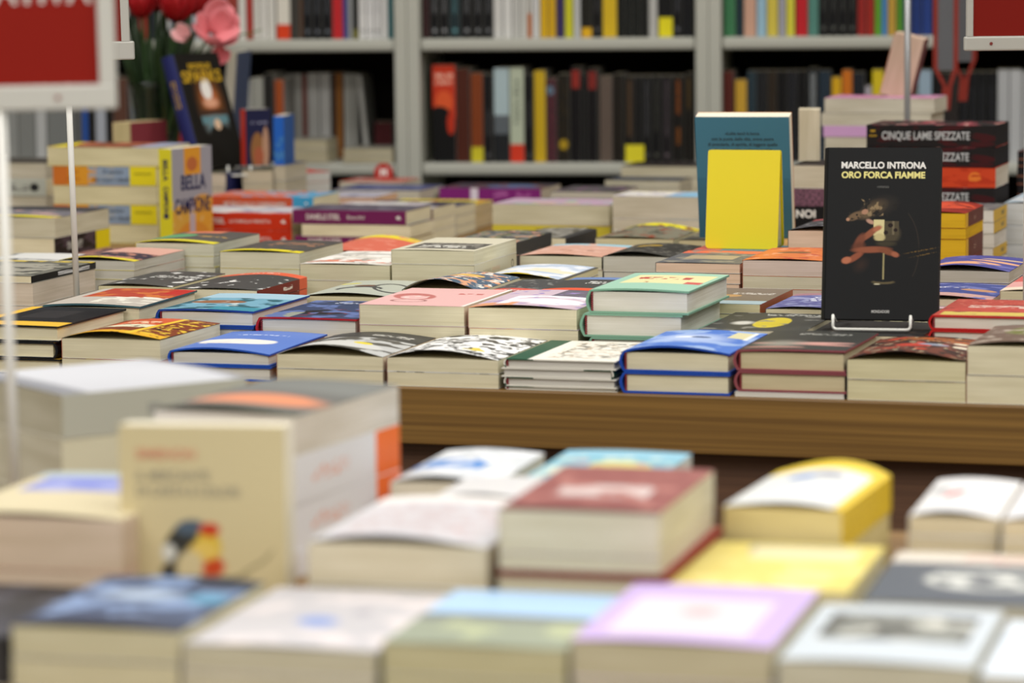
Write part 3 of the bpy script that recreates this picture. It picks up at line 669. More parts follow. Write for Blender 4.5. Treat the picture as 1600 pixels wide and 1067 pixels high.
b = B(12, art('464644', ('r', 'dc5a3c', -.1, -.05, 1.1, .16), ('t', 'd8d8d2', .35, .5, .9, .72, 2, 26), ('r', '6f86b4', -.1, .82, 1.1, 1.1)), 'd05a40', CR, curl=.003)
stack(FR, 838, 966, 455, 'dark paperback with orange foot and white title, left of the mint book', [b, b.copy(px=14)], v=.457)
b = B(16, art('74685a', ('r', '9fb4bb', -.1, -.1, 1.1, .2), ('t', 'cfcac0', .3, .62, .9, .74, 2, 26), ('e', 'b08a5a', .3, .5, .2, .08)), art('a8603c'), CG, curl=0)
stack(FR, 1078, 1188, 473, 'film-like brown paperback with a rust spine, right of the mint hardcovers', [b.copy(o='B', front=art('74685a', ('r', '9fb4bb', -.1, .8, 1.1, 1.1), ('t', 'cfcac0', .1, .3, .7, .42, 2, 26), ('e', 'b08a5a', .7, .5, .2, .08))), b.copy(o='B'), b.copy(o='B')], v=.455, depth=.205)
b = B(16, art('5a5c92', ('n', '8d92b8', 4, .52), ('t', 'dde0ea', .35, .4, .95, .75, 3, 20), ('r', '9a7078', -.1, .85, .6, 1.1)), '4a3c4c', CR, curl=.004)
stack(FR, 1196, 1322, 482, 'violet-blue paperback with white lettering, left of the black standing book', [b, b], v=.445)
b = B(11, art('3f4a86', ('t', 'e2e2ea', .1, .6, .8, .72, 1, 12), ('r', 'c8a098', -.1, -.1, 1.1, .22), ('n', '6a70a8', 4, .55), ('e', 'b88a6a', .75, .5, .2, .08)), '30386a', CR, curl=.006)
b2 = B(13, art('d0b0b8', ('e', 'b09ac8', .4, .4, .3, .2), ('t', '8a7a8a', .5, .2, .9, .3, 1, 20)), 'b08a92', CR, desc='pink and violet paperback under the navy one, right of the black book', dy=-.022)
stack(FR, 1400, 1548, 466, 'navy paperback with white capitals, right of the black standing book', [b, b2], v=.475)
b = B(14, art('d8a09a', ('r', 'e8d6c0', -.1, -.1, 1.1, .2), ('r', 'c4605a', -.1, .6, 1.1, 1.1)), 'b88a80', CR, curl=.003)
stack(FR, 1562, 1700, 454, 'salmon pink paperback at the far right, behind the red hardcover', [b, b.copy(px=14), b], v=.502)

# fourth row
b = B(14, art('a8a9a6', ('n', '3a3a3c', 5, .55), ('r', 'd0d0cc', .1, .5, 1.1, 1.1), ('e', 'e2e2de', .6, .3, .4, .06, 25)), '5a5a58', CR, curl=.002)
stack(FR, -60, 62, 413, 'grey and white paperback with a pale swoosh, between the two white poles', [b, b.copy(px=14)], v=.69)
b = B(14, art('3c3440', ('r', 'd8c83a', -.1, -.1, 1.1, .1), ('n', 'a87868', 5, .52), ('r', 'd0a090', .2, .5, 1.1, 1.1)), '4a3c30', 'c4c2b8', curl=.006)
stack(FR, 92, 210, 406, 'dark paperback with yellow lip, between the far pole and the yellow-banded pile', [b, b.copy(px=14)], v=.70)
yb = B(19, art('54524e', ('r', 'dcd03a', -.1, -.1, 1.1, .13), ('e', '5f9a6c', .12, .5, .35, .25), ('t', 'c8a050', .5, .45, .9, .55, 1, 20), ('r', 'cc7a5c', .1, .8, .6, 1.1)), 'd8cf50', 'd2d2bf', curl=.005)
stack(FR, 212, 334, 379, 'yellow-banded paperback with green and grey cover', [yb, yb.copy(px=17, curl=0), yb], v=.90)
b = B(25, art('4c4a46', ('r', 'e0d02c', -.1, -.1, 1.1, .12), ('t', 'a87a5c', .3, .5, .9, .8, 3, 10), ('n', '6a5a50', 6, .58)), '2a2a2c', 'd4d2bc', curl=.004)
stack(FR, 343, 468, 393, 'dark paperback with a yellow foot band, in the middle of the table', [b, b.copy(px=22)], v=.84)
b = B(25, art('d8d3c8', ('r', 'd98a72', -.1, .12, 1.1, .3), ('n', 'a09a90', 6, .54), ('n', 'e9e6df', 4, .5), ('r', 'b9b6ae', -.1, .7, 1.1, .8)), '77756c', 'd6d2b6', curl=.002)
stack(FR, 468, 609, 412, 'white paperback with salmon stripe, left of the tall cream block', [b, b.copy(px=22)], v=.69)
b = B(22, art('cfc9b2', ('r', '55524c', .1, .1, .95, .55), ('n', '8a867c', 6, .5, (.1, .1, .95, .55)), ('t', 'e0ded4', .2, .2, .8, .4, 2, 20)), art('c4bda2', ('n', '8a7a62', 60, .52, (.42, .62, .62, .8)), ('n', 'c89a78', 60, .5, (.42, .4, .62, .6)), ('o', '3a3630', .5, .1, .24, .03, 0, .3)), 'd8d3b8', curl=.001)
stack(FR, 611, 741, 390, 'thick cream paperback with a grey cover picture, tallest in the middle', [b, b.copy(o='B', px=30), b.copy(o='B')], v=.69, depth=.21)
b = B(11, art('b9c6d8', ('r', 'e2dcc0', -.1, .3, 1.1, .6), ('e', 'c8b02a', .45, 0, .42, .1), ('n', 'e0e4ea', 3, .5), ('r', '5a5a58', .96, -.1, 1.1, 1.1)), 'a89a3a', CG, curl=.009)
stack(FR, 744, 878, 435, 'white and pale blue paperback showing an olive inner cover', [b, b.copy(px=13)], v=.665)
b = B(20, art('cfa08c', ('r', '9cc0cc', -.1, .82, 1.1, 1.1), ('t', '8a5a48', .35, .3, .9, .45, 1, 12), ('n', 'd8b0a0', 5, .55)), 'b08878', 'd2ceb8', curl=.004)
stack(FR, 812, 940, 399, 'peach paperback with pale blue head, behind the olive-lipped one', [b, b.copy(px=20)], v=.93)
b = B(24, art('3c3a36', ('e', 'a88a3a', .35, .7, .2, .12), ('n', '6a675e', 7, .57)), '2c2b2a', 'c9c7bd', curl=.008)
stack(FR, 942, 1048, 400, 'black paperback with a gold mark and gaping cover, right of the peach one', [b, b.copy(px=20)], v=.93)
b = B(15, art('5e5f62', ('r', 'd8694a', -.1, .78, 1.1, 1.1), ('n', '8a867a', 5, .55), ('r', 'a8987a', .2, .3, .8, .6)), art('22303c'), CP, curl=.001)
stack(FR, 1024, 1156, 410, 'grey paperback with orange head and pink page edges', [b, b.copy(px=16), b], v=.70)
b = B(24, art('d0743e', ('n', 'b8543a', 4, .55), ('e', '7a5a3a', .4, .55, .2, .08), ('n', 'e0a080', 5, .6)), 'b8603c', 'd6c4ba', curl=.003)
stack(FR, 1160, 1300, 406, 'orange paperback with pinkish page edges, left of the black standing book', [b, b.copy(px=20, pg=pages('d4ceb8')), b], v=.70)
b = B(18, art('4a4a8c', ('e', 'd8a07c', .35, .25, .5, .13, 8), ('e', 'd8a27e', .75, .5, .35, .06, -14), ('e', 'd2b28c', .8, .7, .3, .04, 6), ('n', '6a6aa8', 3, .6)), '3c3a6a', 'c8c2b8', curl=.009)
stack(FR, 1440, 1577, 422, 'indigo paperback with peach-coloured arms, right of the black standing book', [b, b.copy(px=14), b], v=.72)
# ------------------------------------------------------------------ rear table, the piles further back
b = B(13, art('8d8a82', ('n', '5c594f', 4, .5), ('r', '3a3a3a', -.1, -.1, .15, 1.1)), art('26272a'), CR, curl=.002)
stack(FR, 800, 884, 371, 'grey paperback with black spine, behind the peach book', [b.copy(o='B'), b.copy(o='B')], d=5.52, depth=.19)
b = B(20, art('6f706c', ('n', 'd0997c', 6, .56), ('n', '3c3d3c', 5, .5), ('n', '9a9a6a', 6, .6)), art('34363a'), CR, curl=.002)
stack(FR, 700, 806, 377, 'grey paperback with charcoal spine, behind the thick cream block', [b.copy(o='B'), b.copy(o='B')], d=5.3, depth=.2)
b = B(14, art('7d7a68', ('r', 'e0d428', -.1, .8, 1.1, 1.1), ('n', '8a4a34', 5, .56), ('n', '4a483e', 5, .55)), '5a5444', CG, curl=.011, far=True)
stack(FR, 930, 1052, 372, 'paperback with a bright yellow head band, left of the yellow standing one', [b, b], d=5.5, depth=.19)
b = B(12, art('45433c', ('n', '8a8570', 5, .55)), '3a3a36', CG, curl=.002)
stack(FR, 1060, 1180, 375, 'dark paperback mostly hidden behind the yellow standing one', [b, b], d=5.42, depth=.19)
b = B(14, art('cf6a54', ('r', 'e2d030', -.1, .84, 1.1, 1.1), ('n', 'dc8a74', 5, .58)), '8a4a3c', CR, curl=.012, far=True)
stack(FR, 482, 606, 394, 'coral paperback with a yellow head band, in front of the purple spine', [b, b], d=5.33, depth=.2)

# far left piles
b = B(26, art('6a6a72', ('r', 'ddd02c', -.1, -.1, 1.1, .12), ('n', 'c9a49a', 5, .55), ('r', '3c3c40', -.1, .6, 1.1, 1.1)), '2a2a2a', 'cfcab4', curl=.003, desc='cream-edged paperback with yellow lip, on the black and yellow spine at far left')
b2 = B(25, '4a4a4a', art('1c1c1f', ('n', '4a3e48', 3, .5), ('r', 'e2ce1c', -.1, -.1, 1.1, .26), ('t', '9a9a96', .3, .5, .7, .95, 1, 6)), CR, o='B', desc='paperback with black and yellow spine in the far left pile')
b3 = B(20, 'c89a90', art('c99a90', ('r', '5c4440', .1, .02, .9, .16)), CG, o='B', desc='paperback with pink spine at the foot of the far left pile')
stack(FR, -80, 86, 338, 'pile at far left', [b, b2, b3], d=5.75, n_fill=0)
gl = B(24, art('4a4640'), 'bdbfba', 'c4bfae', o='F', desc='cream-edged book with dark cover on the grey spine, left end of the far pile')
g2 = B(27, 'b4b8b0', art('b3b8ae', ('t', '6a6a68', .3, .15, .7, .4, 1, 10), ('e', '26282a', .5, .1, .25, .04)), CR, o='S', desc='book with pale grey spine in the pile at the left edge of the rear table')
stack(FR, -110, 71, 253, 'cream-edged book under the pale grey spine, left edge of the rear table', [gl, g2, gl.copy(desc=None)], d=6.6, n_fill=3)
rib = art('d8962c', ('r', 'c8702a', -.1, .85, 1.1, 1.1), ('r', '8a9cb4', -.1, .25, 1.1, .58), ('n', '9aa2ac', 5, .5, (-.1, .4, 1.1, .66)), ('r', 'e2d224', -.1, -.1, 1.1, .255))
rf = art('7a4a34', ('r', 'e0d020', .0, -.1, 1.1, .16), ('n', 'b0644a', 3, .5), ('r', '9aa0b4', -.1, .75, 1.1, 1.1))
rt = multi(spine_text('Il canto', dark_ink, .011, .58, 0, .19, .72, .2), spine_text('dei cuori ribelli', dark_ink, .011, .56, 0, .36, .3, .2), spine_text('MONDADORI', plain('6a6420', .5, name='olive_print'), .006, .87, 0, .16, .62), spine_text('VIRNA', plain('a8501c', .5, name='rust_print'), .008, .2, 0, .1, .7), spine_text('DEPAUL', plain('a8501c', .5, name='rust_print'), .008, .2, 0, .13, .35))
rb = B(30, rf, rib, CG, o='F', back='d8c81e', curl=0, dw=.004)
rs = B(30, rf, rib, CG, o='S', back='d8c81e', title=rt, dw=-.012, dx=.003)
stack(FR, 75, 246, 229, 'thick novel with orange, blue and yellow spine by the vase', [rb, rs, rb.copy(dw=-.012, dx=.003), rs, rb.copy(dw=-.012, dx=.003)], d=6.3, n_fill=0)

def place_edge(b, t, dpt, h, px, py, d, z, turn, label, roll=0, fore=False):
    """a book standing upright with its spine (or its fore-edge) towards the shop"""
    p = at_d(px, py, d); p.z = z
    Mx = Matrix(((0, 0, 1, 0), (1, 0, 0, 0), (0, 1, 0, 0), (0, 0, 0, 1)))          # spine forward, front cover to the right
    if fore: Mx = Matrix(((0, 0, -1, 0), (-1, 0, 0, 0), (0, 1, 0, 0), (0, 0, 0, 1)))  # fore-edge forward, front cover to the left
    sx = 0 if not fore else t
    mat = Matrix.Translation(p) @ Matrix.Rotation(-R(turn), 4, 'Z') @ Matrix.Rotation(R(roll), 4, 'Y') @ Matrix.Translation((sx, dpt / 2, 0)) @ Mx
    r = make_book(b, dpt, h, t, mat, label)
    if b.title: b.title(r, dpt, h, t)
    return r
b = B(0, art('6a2a30'), '9a8a6a', 'c8b98c', back='7c3038')
place_edge(b, .048, .11, .21, 176, 222, 6.62, ZT + .0005, 35, 'thick cream-edged book with dark red cover standing behind the pile with orange spines', fore=True)
bella_f = art('9b99a2', ('r', 'd8962e', .3, .74, .72, 1.1), ('e', 'd89c38', .75, .25, .5, .3), ('e', 'd0a044', .2, .3, .3, .16), ('e', 'd08a34', .5, .1, .45, .2), ('e', 'b8683a', .5, .84, .14, .07), ('r', 'b8a8b0', .42, -.1, .56, .5), ('n', 'd8b070', 6, .6, (-.1, -.1, 1.1, .5)))
navy_ink = plain('161a4a', .5, name='navy_print')
def bella_t(r, w, l, t):
    text_part('title', 'BELLA', navy_ink, r, Matrix.Translation((w * .02, l * .66, t + .0003)), .038, .0008, fit=w * .62)
    text_part('title', 'CAMPIONE', navy_ink, r, Matrix.Translation((0, l * .44, t + .0003)), .038, .0008, fit=w * .88)
    for s, v0, f in (('BELLA', .8, .2), ('CAMPIONE', .5, .29)):
        text_part('spine_title', s, navy_ink, r, Matrix(((0, 0, -1, -w / 2 - .0003), (-1 * 0, -1, 0, 0), (0, 0, 0, 0), (0, 0, 0, 1))) if False else Matrix(((0, 0, -1, -w / 2 - .0003), (-1, 0, 0, l * v0), (0, 1, 0, t * .5), (0, 0, 0, 1))), .014, .0004, fit=l * f)
b = B(0, bella_f, art('d6cc2c', ('e', '2a2c5c', .5, .36, .22, .022)), 'd8d4c4', title=bella_t, back='c8be2c')
place_edge(b, .028, .135, .192, 250, 355, 6.03, ZT + .0005, 27, 'yellow-spined paperback with an orange and grey cover standing by the tall left pile')

# spine-out romance novels
steel = plain('d8d2cc', .5, name='pale_print')
def penguin(frac, s=.006):
    def f(r, w, l, t):
        bm = bmesh.new(); bmesh.ops.create_circle(bm, cap_ends=True, segments=3, radius=s * .8); bmesh.ops.create_circle(bm, cap_ends=True, segments=10, radius=s * .42, matrix=Matrix.Translation((-s * .5, s * .1, 0)))
        o = bm_obj('spine_mark', bm, white_ink, r); o.matrix_local = Matrix(((0, 0, -1, -w / 2 - .0004), (-1, 0, 0, l * (1 - frac)), (0, 1, 0, t * .5), (0, 0, 0, 1)))
    return f
b = B(24, art('b7b5ba', ('n', '8a8ea8', 4, .5), ('r', 'c03a24', -.1, -.1, .1, 1.1), ('n', 'd8d2cc', 3, .5)), art('c23216'), CR, o='S', title=multi(spine_text('DANIELLE STEEL', steel, .014, .24, .0003, .36), spine_text('LA FAMIGLIA PERFETTA', steel, .008, .64, .0001, .36), penguin(.935)))
stack(FR, 276, 455, 331, 'red-spined novel lying flat, left of the purple-spined one', [b, b.copy(px=24)], d=6.2)
b = B(20, art('c8603e', ('n', '6fa0b8', 4, .52), ('r', 'c8603e', -.1, .7, .5, 1.1), ('r', '4a9ac0', -.1, -.1, 1.1, .25), ('n', 'b8a0a8', 5, .56)), art('c8502c', ('r', '3f98c4', -.1, -.1, 1.1, .19), ('n', 'b8644c', 6, .55, (-.1, .2, 1.1, 1.1)), ('r', '3f98c4', -.1, -.1, 1.1, .19)), CR, o='S', title=multi(spine_text('SEI BACI ALLA CARBONARA', steel, .010, .46, .0002, .58, .4), penguin(.94, .004)))
stack(FR, 321, 489, 306, 'orange-spined novel with blue end, behind the red spines', [b, b.copy(px=19)], d=6.42)
pur = B(21, art('4c4652', ('n', '6a6470', 4, .5), ('r', '6a2450', -.1, -.1, .08, 1.1)), art('6d1f54'), CR, o='S', title=multi(spine_text('DANIELLE STEEL', steel, .014, .27, .0003, .3), spine_text('Beautiful', steel, .010, .56, 0, .15), penguin(.94)))
stack(FR, 457, 634, 328, 'purple-spined novel lying flat, right of the red spines', [pur, pur.copy(px=19, o='F', title=None, dw=-.01, dx=.012), pur.copy(px=16, dx=.003)], d=6.1)
b = B(18, art('c9c6c2', ('n', 'a89aa0', 3, .5), ('r', '3a3846', .3, -.1, 1.1, .2)), art('5a3a4a'), CR, o='S')
stack(FR, 512, 676, 323, 'novel with white cover just behind the purple-spined one', [b, b.copy(px=17, o='F')], d=6.27)
b = B(15, art('4a4a5c', ('n', '2c3048', 4, .5)), art('2c3054'), CR, o='S')
stack(FR, 560, 711, 321, 'novel with slate cover, two behind the purple spine', [b, b.copy(px=16)], d=6.43)
b = B(20, art('d8c63a', ('n', 'c87a3c', 4, .55)), art('d8aa30'), 'd0bc94', o='S')
stack(FR, 600, 741, 318, 'novel with yellow jacket corner, three behind the purple spine', [b, b.copy(px=22, o='F')], d=6.59)
b = B(14, art('39426e', ('n', '5a6088', 4, .5), ('t', '8a90ac', .2, .3, .9, .6, 2, 20)), '2c3562', 'c9c4b4')
stack(FR, 520, 655, 296, 'navy paperback with pale spots, left of the long purple spine with white label', [b, b.copy(px=16)], d=6.82, depth=.16)
b = B(11, art('b0adb8', ('n', '8a8a9c', 4, .55)), 'b8b4b8', 'd0ac94')
stack(FR, 498, 585, 307, 'pale lilac paperback with peach page edges, behind the orange spine', [b, b.copy(px=14)], d=6.6, depth=.14)
b = B(19, art('3f3c48', ('e', '4a6aa0', .4, .35, .3, .25), ('n', '6a3c40', 4, .54)), art('7a2270', ('r', 'd8d0dc', -.1, .615, 1.1, .69), ('t', 'a45a98', .25, .1, .75, .55, 2, 9)), 'c8bfae', o='S')
stack(FR, 686, 845, 293, 'long purple spine with a white label at the back of the table', [b, b.copy(px=18)], d=6.85)
b = B(13, art('b8402c', ('n', 'c8a098', 6, .55), ('e', 'c8c0b8', .3, .5, .3, .1)), 'a03426', 'c8c4b4')
stack(FR, 530, 628, 283, 'thin red paperback near the foot of the bookcase upright', [b, b.copy(px=12)], d=7.05, depth=.12)
b = B(15, art('c82e20', ('n', 'd8bcb0', 5, .56)), art('c8301f', ('n', 'd8a898', 3, .55)), 'cfcdc6', o='S')
stack(FR, 428, 466, 266, 'small red paperback right of the red and blue uprights', [b, b.copy(px=17)], d=6.95, yaw=42, depth=.075)
b = B(22, art('6f6d5a', ('r', 'b8b6b0', .3, -.1, .9, .6), ('e', '9a2c28', .7, .4, .2, .25), ('r', '24284c', -.1, -.1, .1, 1.1)), art('232752', ('e', 'c8c8d0', .5, .12, .25, .03)), 'cbbfac', o='B')
stack(FR, 262, 353, 270, 'navy-spined novel under the tilted dark book on its stand', [b, b.copy(px=24), b], d=6.62, depth=.2)
b = B(20, art('55544c', ('n', '7a785c', 4, .5)), '2c2e40', 'c8bda6')
stack(FR, 378, 424, 266, 'cream-edged book carrying the red and blue uprights', [b, b.copy(px=26), b], d=6.62, depth=.14, yaw=-4)

# the tilted dark novel on a wire stand
def cover_blobs(): return art('181613', ('e', '7a4a24', .55, .55, .33, .32, 0, .6), ('e', 'b8683c', .55, .6, .22, .12, 0, .6), ('e', 'e8e4dc', .52, .68, .12, .1), ('e', 'd8a080', .55, .56, .2, .05, 0, .5), ('r', '3c2a20', .2, .46, .9, .5), ('r', '5a8088', .25, .38, .85, .45), ('e', '6a8a90', .55, .36, .28, .1, 0, .6), ('e', '181613', .6, .22, .3, .16), ('e', 'd8b898', .58, .37, .08, .05), ('r', '181613', -.1, -.1, 1.1, .12))
def sparks_t(r, w, l, t):
    text_part('title', 'NICHOLAS', gold_ink, r, Matrix.Translation((.0, l * .885, t + .0003)), .016, .0004, fit=w * .5)
    text_part('title', 'SPARKS', gold_ink, r, Matrix.Translation((.0, l * .79, t + .0003)), .034, .0005, fit=w * .88)
    text_part('spine_title', 'SPARKS', gold_ink, r, Matrix(((0, 0, -1, -w / 2 - .0036), (-1, 0, 0, l * .66), (0, 1, 0, t * .5), (0, 0, 0, 1))), .014, .0004, fit=l * .24)
b = B(0, cover_blobs(), art('23285c'), 'cfc8b4', 'hc', title=sparks_t, back='20244e')
pz = at_d(352, 262, 6.67); pz.z = ZT + .545 - 350 * 6.62 / FPX + .018
upright(b, .145, .236, .034, pz, R(-58), 17, 'dark hardcover with gold capitals and navy spine tilted on a wire stand beside the flowers')
wire = plain('cfcfc8', .35, .2, name='white_wire')
def wire_stand(mat, w, label, back=.09, up=.10, lip=.022, drop=.004):
    r = empty('book_stand', mat); tag(r, label, 'book stand')
    bm = bmesh.new()
    tube(bm, bend([(-w / 2, 0, lip), (-w / 2, -.003, .002), (-w / 2 + .012, -.004, .0021), (w / 2 - .012, -.004, .0021), (w / 2, -.003, .002), (w / 2, 0, lip)], .006), .0021)
    bm_obj('front_hook', bm, wire, r, True)
    for s in (-1, 1):
        bm = bmesh.new()
        tube(bm, bend([(s * w / 2, -.001, lip), (s * w / 2, .008, lip - .004), (s * w / 2, .028, .0085), (s * w / 2 * .8, back, .0022)], .005), .0019)
        bm_obj('side_wire', bm, wire, r, True)
    if up < .03: return r
    bm = bmesh.new(); tube(bm, bend([(-w / 2 * .8, back, .0022), (-w / 2 * .8, back * .72, up), (w / 2 * .8, back * .72, up), (w / 2 * .8, back, .0022)], .012), .0019)
    bm_obj('back_rest', bm, wire, r, True)
    return r
pz2 = at_d(374, 268, 6.62); pz2.z = ZT + .545 - 350 * 6.62 / FPX + .0015
wire_stand(Matrix.Translation(pz2) @ Matrix.Rotation(R(12), 4, 'Z'), .045, 'white wire stand holding the tilted dark book with gold capitals', back=.06, up=.025, lip=.021)
# red, navy and blue uprights at the back
b = B(0, art('1c1f3e', ('e', '8a6038', .45, .25, .28, .35), ('e', 'b08a70', .78, .3, .14, .4), ('e', 'a0583c', .5, .16, .2, .18), ('t', '8a8aa0', .2, .74, .85, .8, 1, 16)), 'b83424', 'cfc8b8', back='2c3050')
place_edge(b, .025, .055, .112, 377, 256, 6.64, ZT + .1215, 62, 'small upright book with red spine and navy cover, behind the tilted dark one')
b = B(0, art('2a5a9c'), art('1f5cb4', ('n', '3f78b0', 4, .5, (-.1, -.1, 1.1, .6))), 'cfc8b8')
stack(FR, 428, 446, 258, 'narrow book under the bright blue upright', [B(24, '4a5a78', '3a4a70', 'c0b8a4'), B(24, '4a5a78', '3a4a70', 'c0b8a4')], d=6.62, depth=.12)
place_edge(b, .0215, .1, .105, 428, 256, 6.635, ZT + .114, 8, 'bright blue spine standing upright, right of the small red and navy book')

# centre back piles
b = B(33, art('b89ab0', ('r', 'd0c050', .72, .3, .82, .7), ('n', '9ab0a4', 3, .55), ('r', '4a4048', -.1, -.1, .04, 1.1)), 'a8707a', 'cdc8ae', o='F', back='a87860')
yl = B(17, 'd0c23a', art('c8ba3c', ('t', '8a7a2c', .3, .2, .7, .9, 1, 5)), CG, o='S', desc='yellow-spined book under the big cream block with lilac cover')
stack(FR, 769, 952, 318, 'big cream-edged book with lilac cover, centre of the far piles', [b, yl], d=6.08, n_fill=1)
b = B(35, art('d8d4cc', ('r', '86b4d0', -.1, .5, 1.1, 1.1), ('n', 'a8a0b0', 4, .55), ('r', 'd0b84a', -.1, -.1, .05, 1.1)), 'c8b878', 'cbc4b2', o='F')
stack(FR, 957, 1120, 306, 'cream-edged book with white and sky blue cover, beside the blue standing book', [b, b.copy(px=18)], d=5.95)
b = B(10, art('3c3c40', ('n', 'a06a98', 4, .56), ('n', '5a5a5c', 5, .5)), '2c2c30', 'c4c0b4')
stack(FR, 860, 962, 299, 'dark paperback with violet patches behind the lilac-covered book', [b, b.copy(px=12)], d=6.5, depth=.17)
b = B(17, art('2a2426'), '4a2034', 'c2bda6', o='F')
stack(FR, 970, 1125, 259, 'cream-edged book at the foot of the middle bookcase', [b, b.copy(px=18)], d=6.98)
b = B(12, art('4a5260', ('n', '2c2c30', 4, .5)), '3a3a3c', 'c0bca8', o='F')
stack(FR, 945, 1062, 281, 'slate-covered book near the foot of the middle bookcase', [b, b.copy(px=14)], d=6.72)

# yellow and blue standing books
b = B(10, art('5f8a9c', ('r', 'cf6a5c', -.1, .0, .3, 1.1), ('r', 'd0a060', .6, .4, 1.1, 1.1)), 'c0605a', 'd6d0c2')
stack(FR, 1083, 1222, 390, 'paperback lying under the yellow and blue standing books', [b, b.copy(px=14), b], d=5.04, depth=.225)
zb = ZT + .545 - (390 + 80) * 5.04 / FPX + .001
yc = plain('e0cf16', .42, name='yellow_cover')
def yellow_tent():
    p = at_z(1159, 388.5, zb)
    r = empty('book', Matrix.Translation(Vector((p.x, p.y, zb))) @ Matrix.Rotation(-R(17), 4, 'Z'))
    tag(r, 'small plain yellow book standing half open like a tent, in front of the blue book', 'book')
    w, h, s = .112, .148, .042
    def board(name, y0, y1, mt, th=.0022):
        bm = bmesh.new(); a = .006; n = 5
        pts = []
        for cx, cz, a0 in ((w / 2 - a, a, -90), (w / 2 - a, h - a * .5, 0), (-w / 2 + a, h - a * .5, 90), (-w / 2 + a, a, 180)):
            rr = a if cz < h / 2 else a * .5
            for k in range(n): 
                q = R(a0 + 90 * k / (n - 1)); pts.append((cx + (a - rr) * (1 if cx > 0 else -1) + rr * math.cos(q), cz + rr * math.sin(q)))
        f1 = [bm.verts.new((x, y0 + (y1 - y0) * z / h, z)) for x, z in pts]; f2 = [bm.verts.new((x, y0 + (y1 - y0) * z / h + th, z)) for x, z in pts]
        bm.faces.new(f1); bm.faces.new(f2[::-1])
        for k in range(len(pts)): bm.faces.new((f1[k], f1[(k + 1) % len(pts)], f2[(k + 1) % len(pts)], f2[k]))
        bm_obj(name, bm, mt, r)
    board('front_cover', -.004, .018, yc)
    board('back_cover', s, .024, yc)
    bm = bmesh.new()
    for k in range(7):
        y0 = .0005 + (s - .006) * (k + .3) / 7; x = w / 2 - .003
        v = [bm.verts.new(c) for c in ((-x, y0, .003), (x, y0, .003), (x, .0205 + k * .0004, h - .006), (-x, .0205 + k * .0004, h - .006), (-x, y0 + .0042, .003), (x, y0 + .0042, .003), (x, .021 + k * .0004, h - .006), (-x, .021 + k * .0004, h - .006))]
        for f in ((0, 1, 2, 3), (7, 6, 5, 4), (0, 4, 5, 1), (1, 5, 6, 2), (2, 6, 7, 3), (3, 7, 4, 0)): bm.faces.new([v[i] for i in f])
    bm_obj('page_block', bm, pages('d8cf9c'), r)
yellow_tent()
blurb = plain('2c4250', .6, name='slate_print')
def blue_t(r, w, l, t):
    for k, s in enumerate(('«Lolita tacc\u00f2 la bocca', 'con la punta delle dita, aveva paura', 'di prenderla, di aprirla, di leggere quello', 'che c\'era scritto, anche se sentiva')):
        text_part('blurb', s, blurb, r, Matrix.Translation((0, l * (.865 - .045 * k), t + .0003)), .0072, .0001, fit=w * (.36, .66, .74, .62)[k])
b = B(0, art('44768c', ('r', '3f6f86', -.1, -.1, 1.1, .5)), None, 'e6e0cc', title=blue_t, back='cc7a3a')
pb = at_z(1166, 377, zb)
upright(b, .148, .196, .03, Vector((pb.x + .004, pb.y + .062, zb)), R(13), -12, 'blue standing book with small dark type, behind the yellow one')

# piles behind and beside the black standing book
b = B(30, art('34343a', ('n', '8a8a90', 6, .56), ('r', 'a84a50', -.1, .85, 1.1, 1.1)), '22283e', CP, curl=.008)
stack(FR, 1231, 1370, 360, 'thick pink-edged paperback with silver-flecked dark cover, left of the black book', [b, b.copy(px=28)], d=5.02)
n1 = B(36, art('2c2628'), '3a3034', 'cfc6b2', o='F', desc='cream-edged book on the mauve spine, behind the black standing book')
n2 = B(28, '5a3c4a', art('7d5768', ('n', '4c3640', 14, .5)), CR, o='S', desc='book with speckled mauve spine, behind the black standing book')
n3 = B(24, '1a1a1c', art('171719'), CR, o='S', desc='black spine with big white letters, behind the pink-edged paperback', title=spine_text('NOI', white_ink, .018, .2, .0006, .3))
stack(FR, 1239, 1342, 258, 'black-spined pile', [n1, n2, n3], d=5.62, depth=.14, n_fill=2, fill=n3.copy(title=None, desc='black spine near the foot of the mauve-spined pile'))
b = B(0, 'd0c8b4', 'c8c0aa', 'd0c6ae', back='d8d0bc')
place_edge(b, .036, .06, .088, 1248, 256, 5.68, ZT + .545 - (258 + 80) * 5.62 / FPX + .0005, 6, 'small cream upright on the pile left of the pink-topped stack', fore=True)
p1_ = B(23, art('b87c9c', ('n', 'c892b0', 4, .5)), 'a85a6a', 'cdc8b8', o='F')
p2_ = B(17, 'c09ac0', art('c79cc8', ('t', '8a6a90', .3, .45, .7, .65, 1, 8)), CR, o='S', desc='lilac spine in the tall pile behind the black standing book')
p3_ = B(20, '9a9284', 'a09888', 'cac5b4', o='F', desc='cream-edged book in the tall pink-topped pile by the grey pole')
stack(FR, 1288, 1460, 153, 'cream-edged book with pink cover on top of the tall pile by the grey pole', [p1_, p3_.copy(dx=-.006), p2_.copy(dx=-.002), p3_], d=6.2, n_fill=4, fill=p3_)
zt = ZT + .545 - (153 + 80) * 6.2 / FPX + .0008
b = B(0, 'c8672c', 'c2703a', 'd2b8a4', back='6c242c')
pz = at_d(1374, 150, 6.26); pz.z = zt
place_edge(b, .058, .1, .118, 1374, 150, 6.26, zt, 12, 'orange-backed book leaning on top of the tall pink-topped pile', roll=14, fore=True)
cl = art('1a1718', ('n', '8a3a44', 4, .54), ('n', 'b88a80', 5, .6))
cs = art('191617', ('n', '3c1014', 3, .52), ('r', '191617', -.1, .92, 1.1, 1.1))
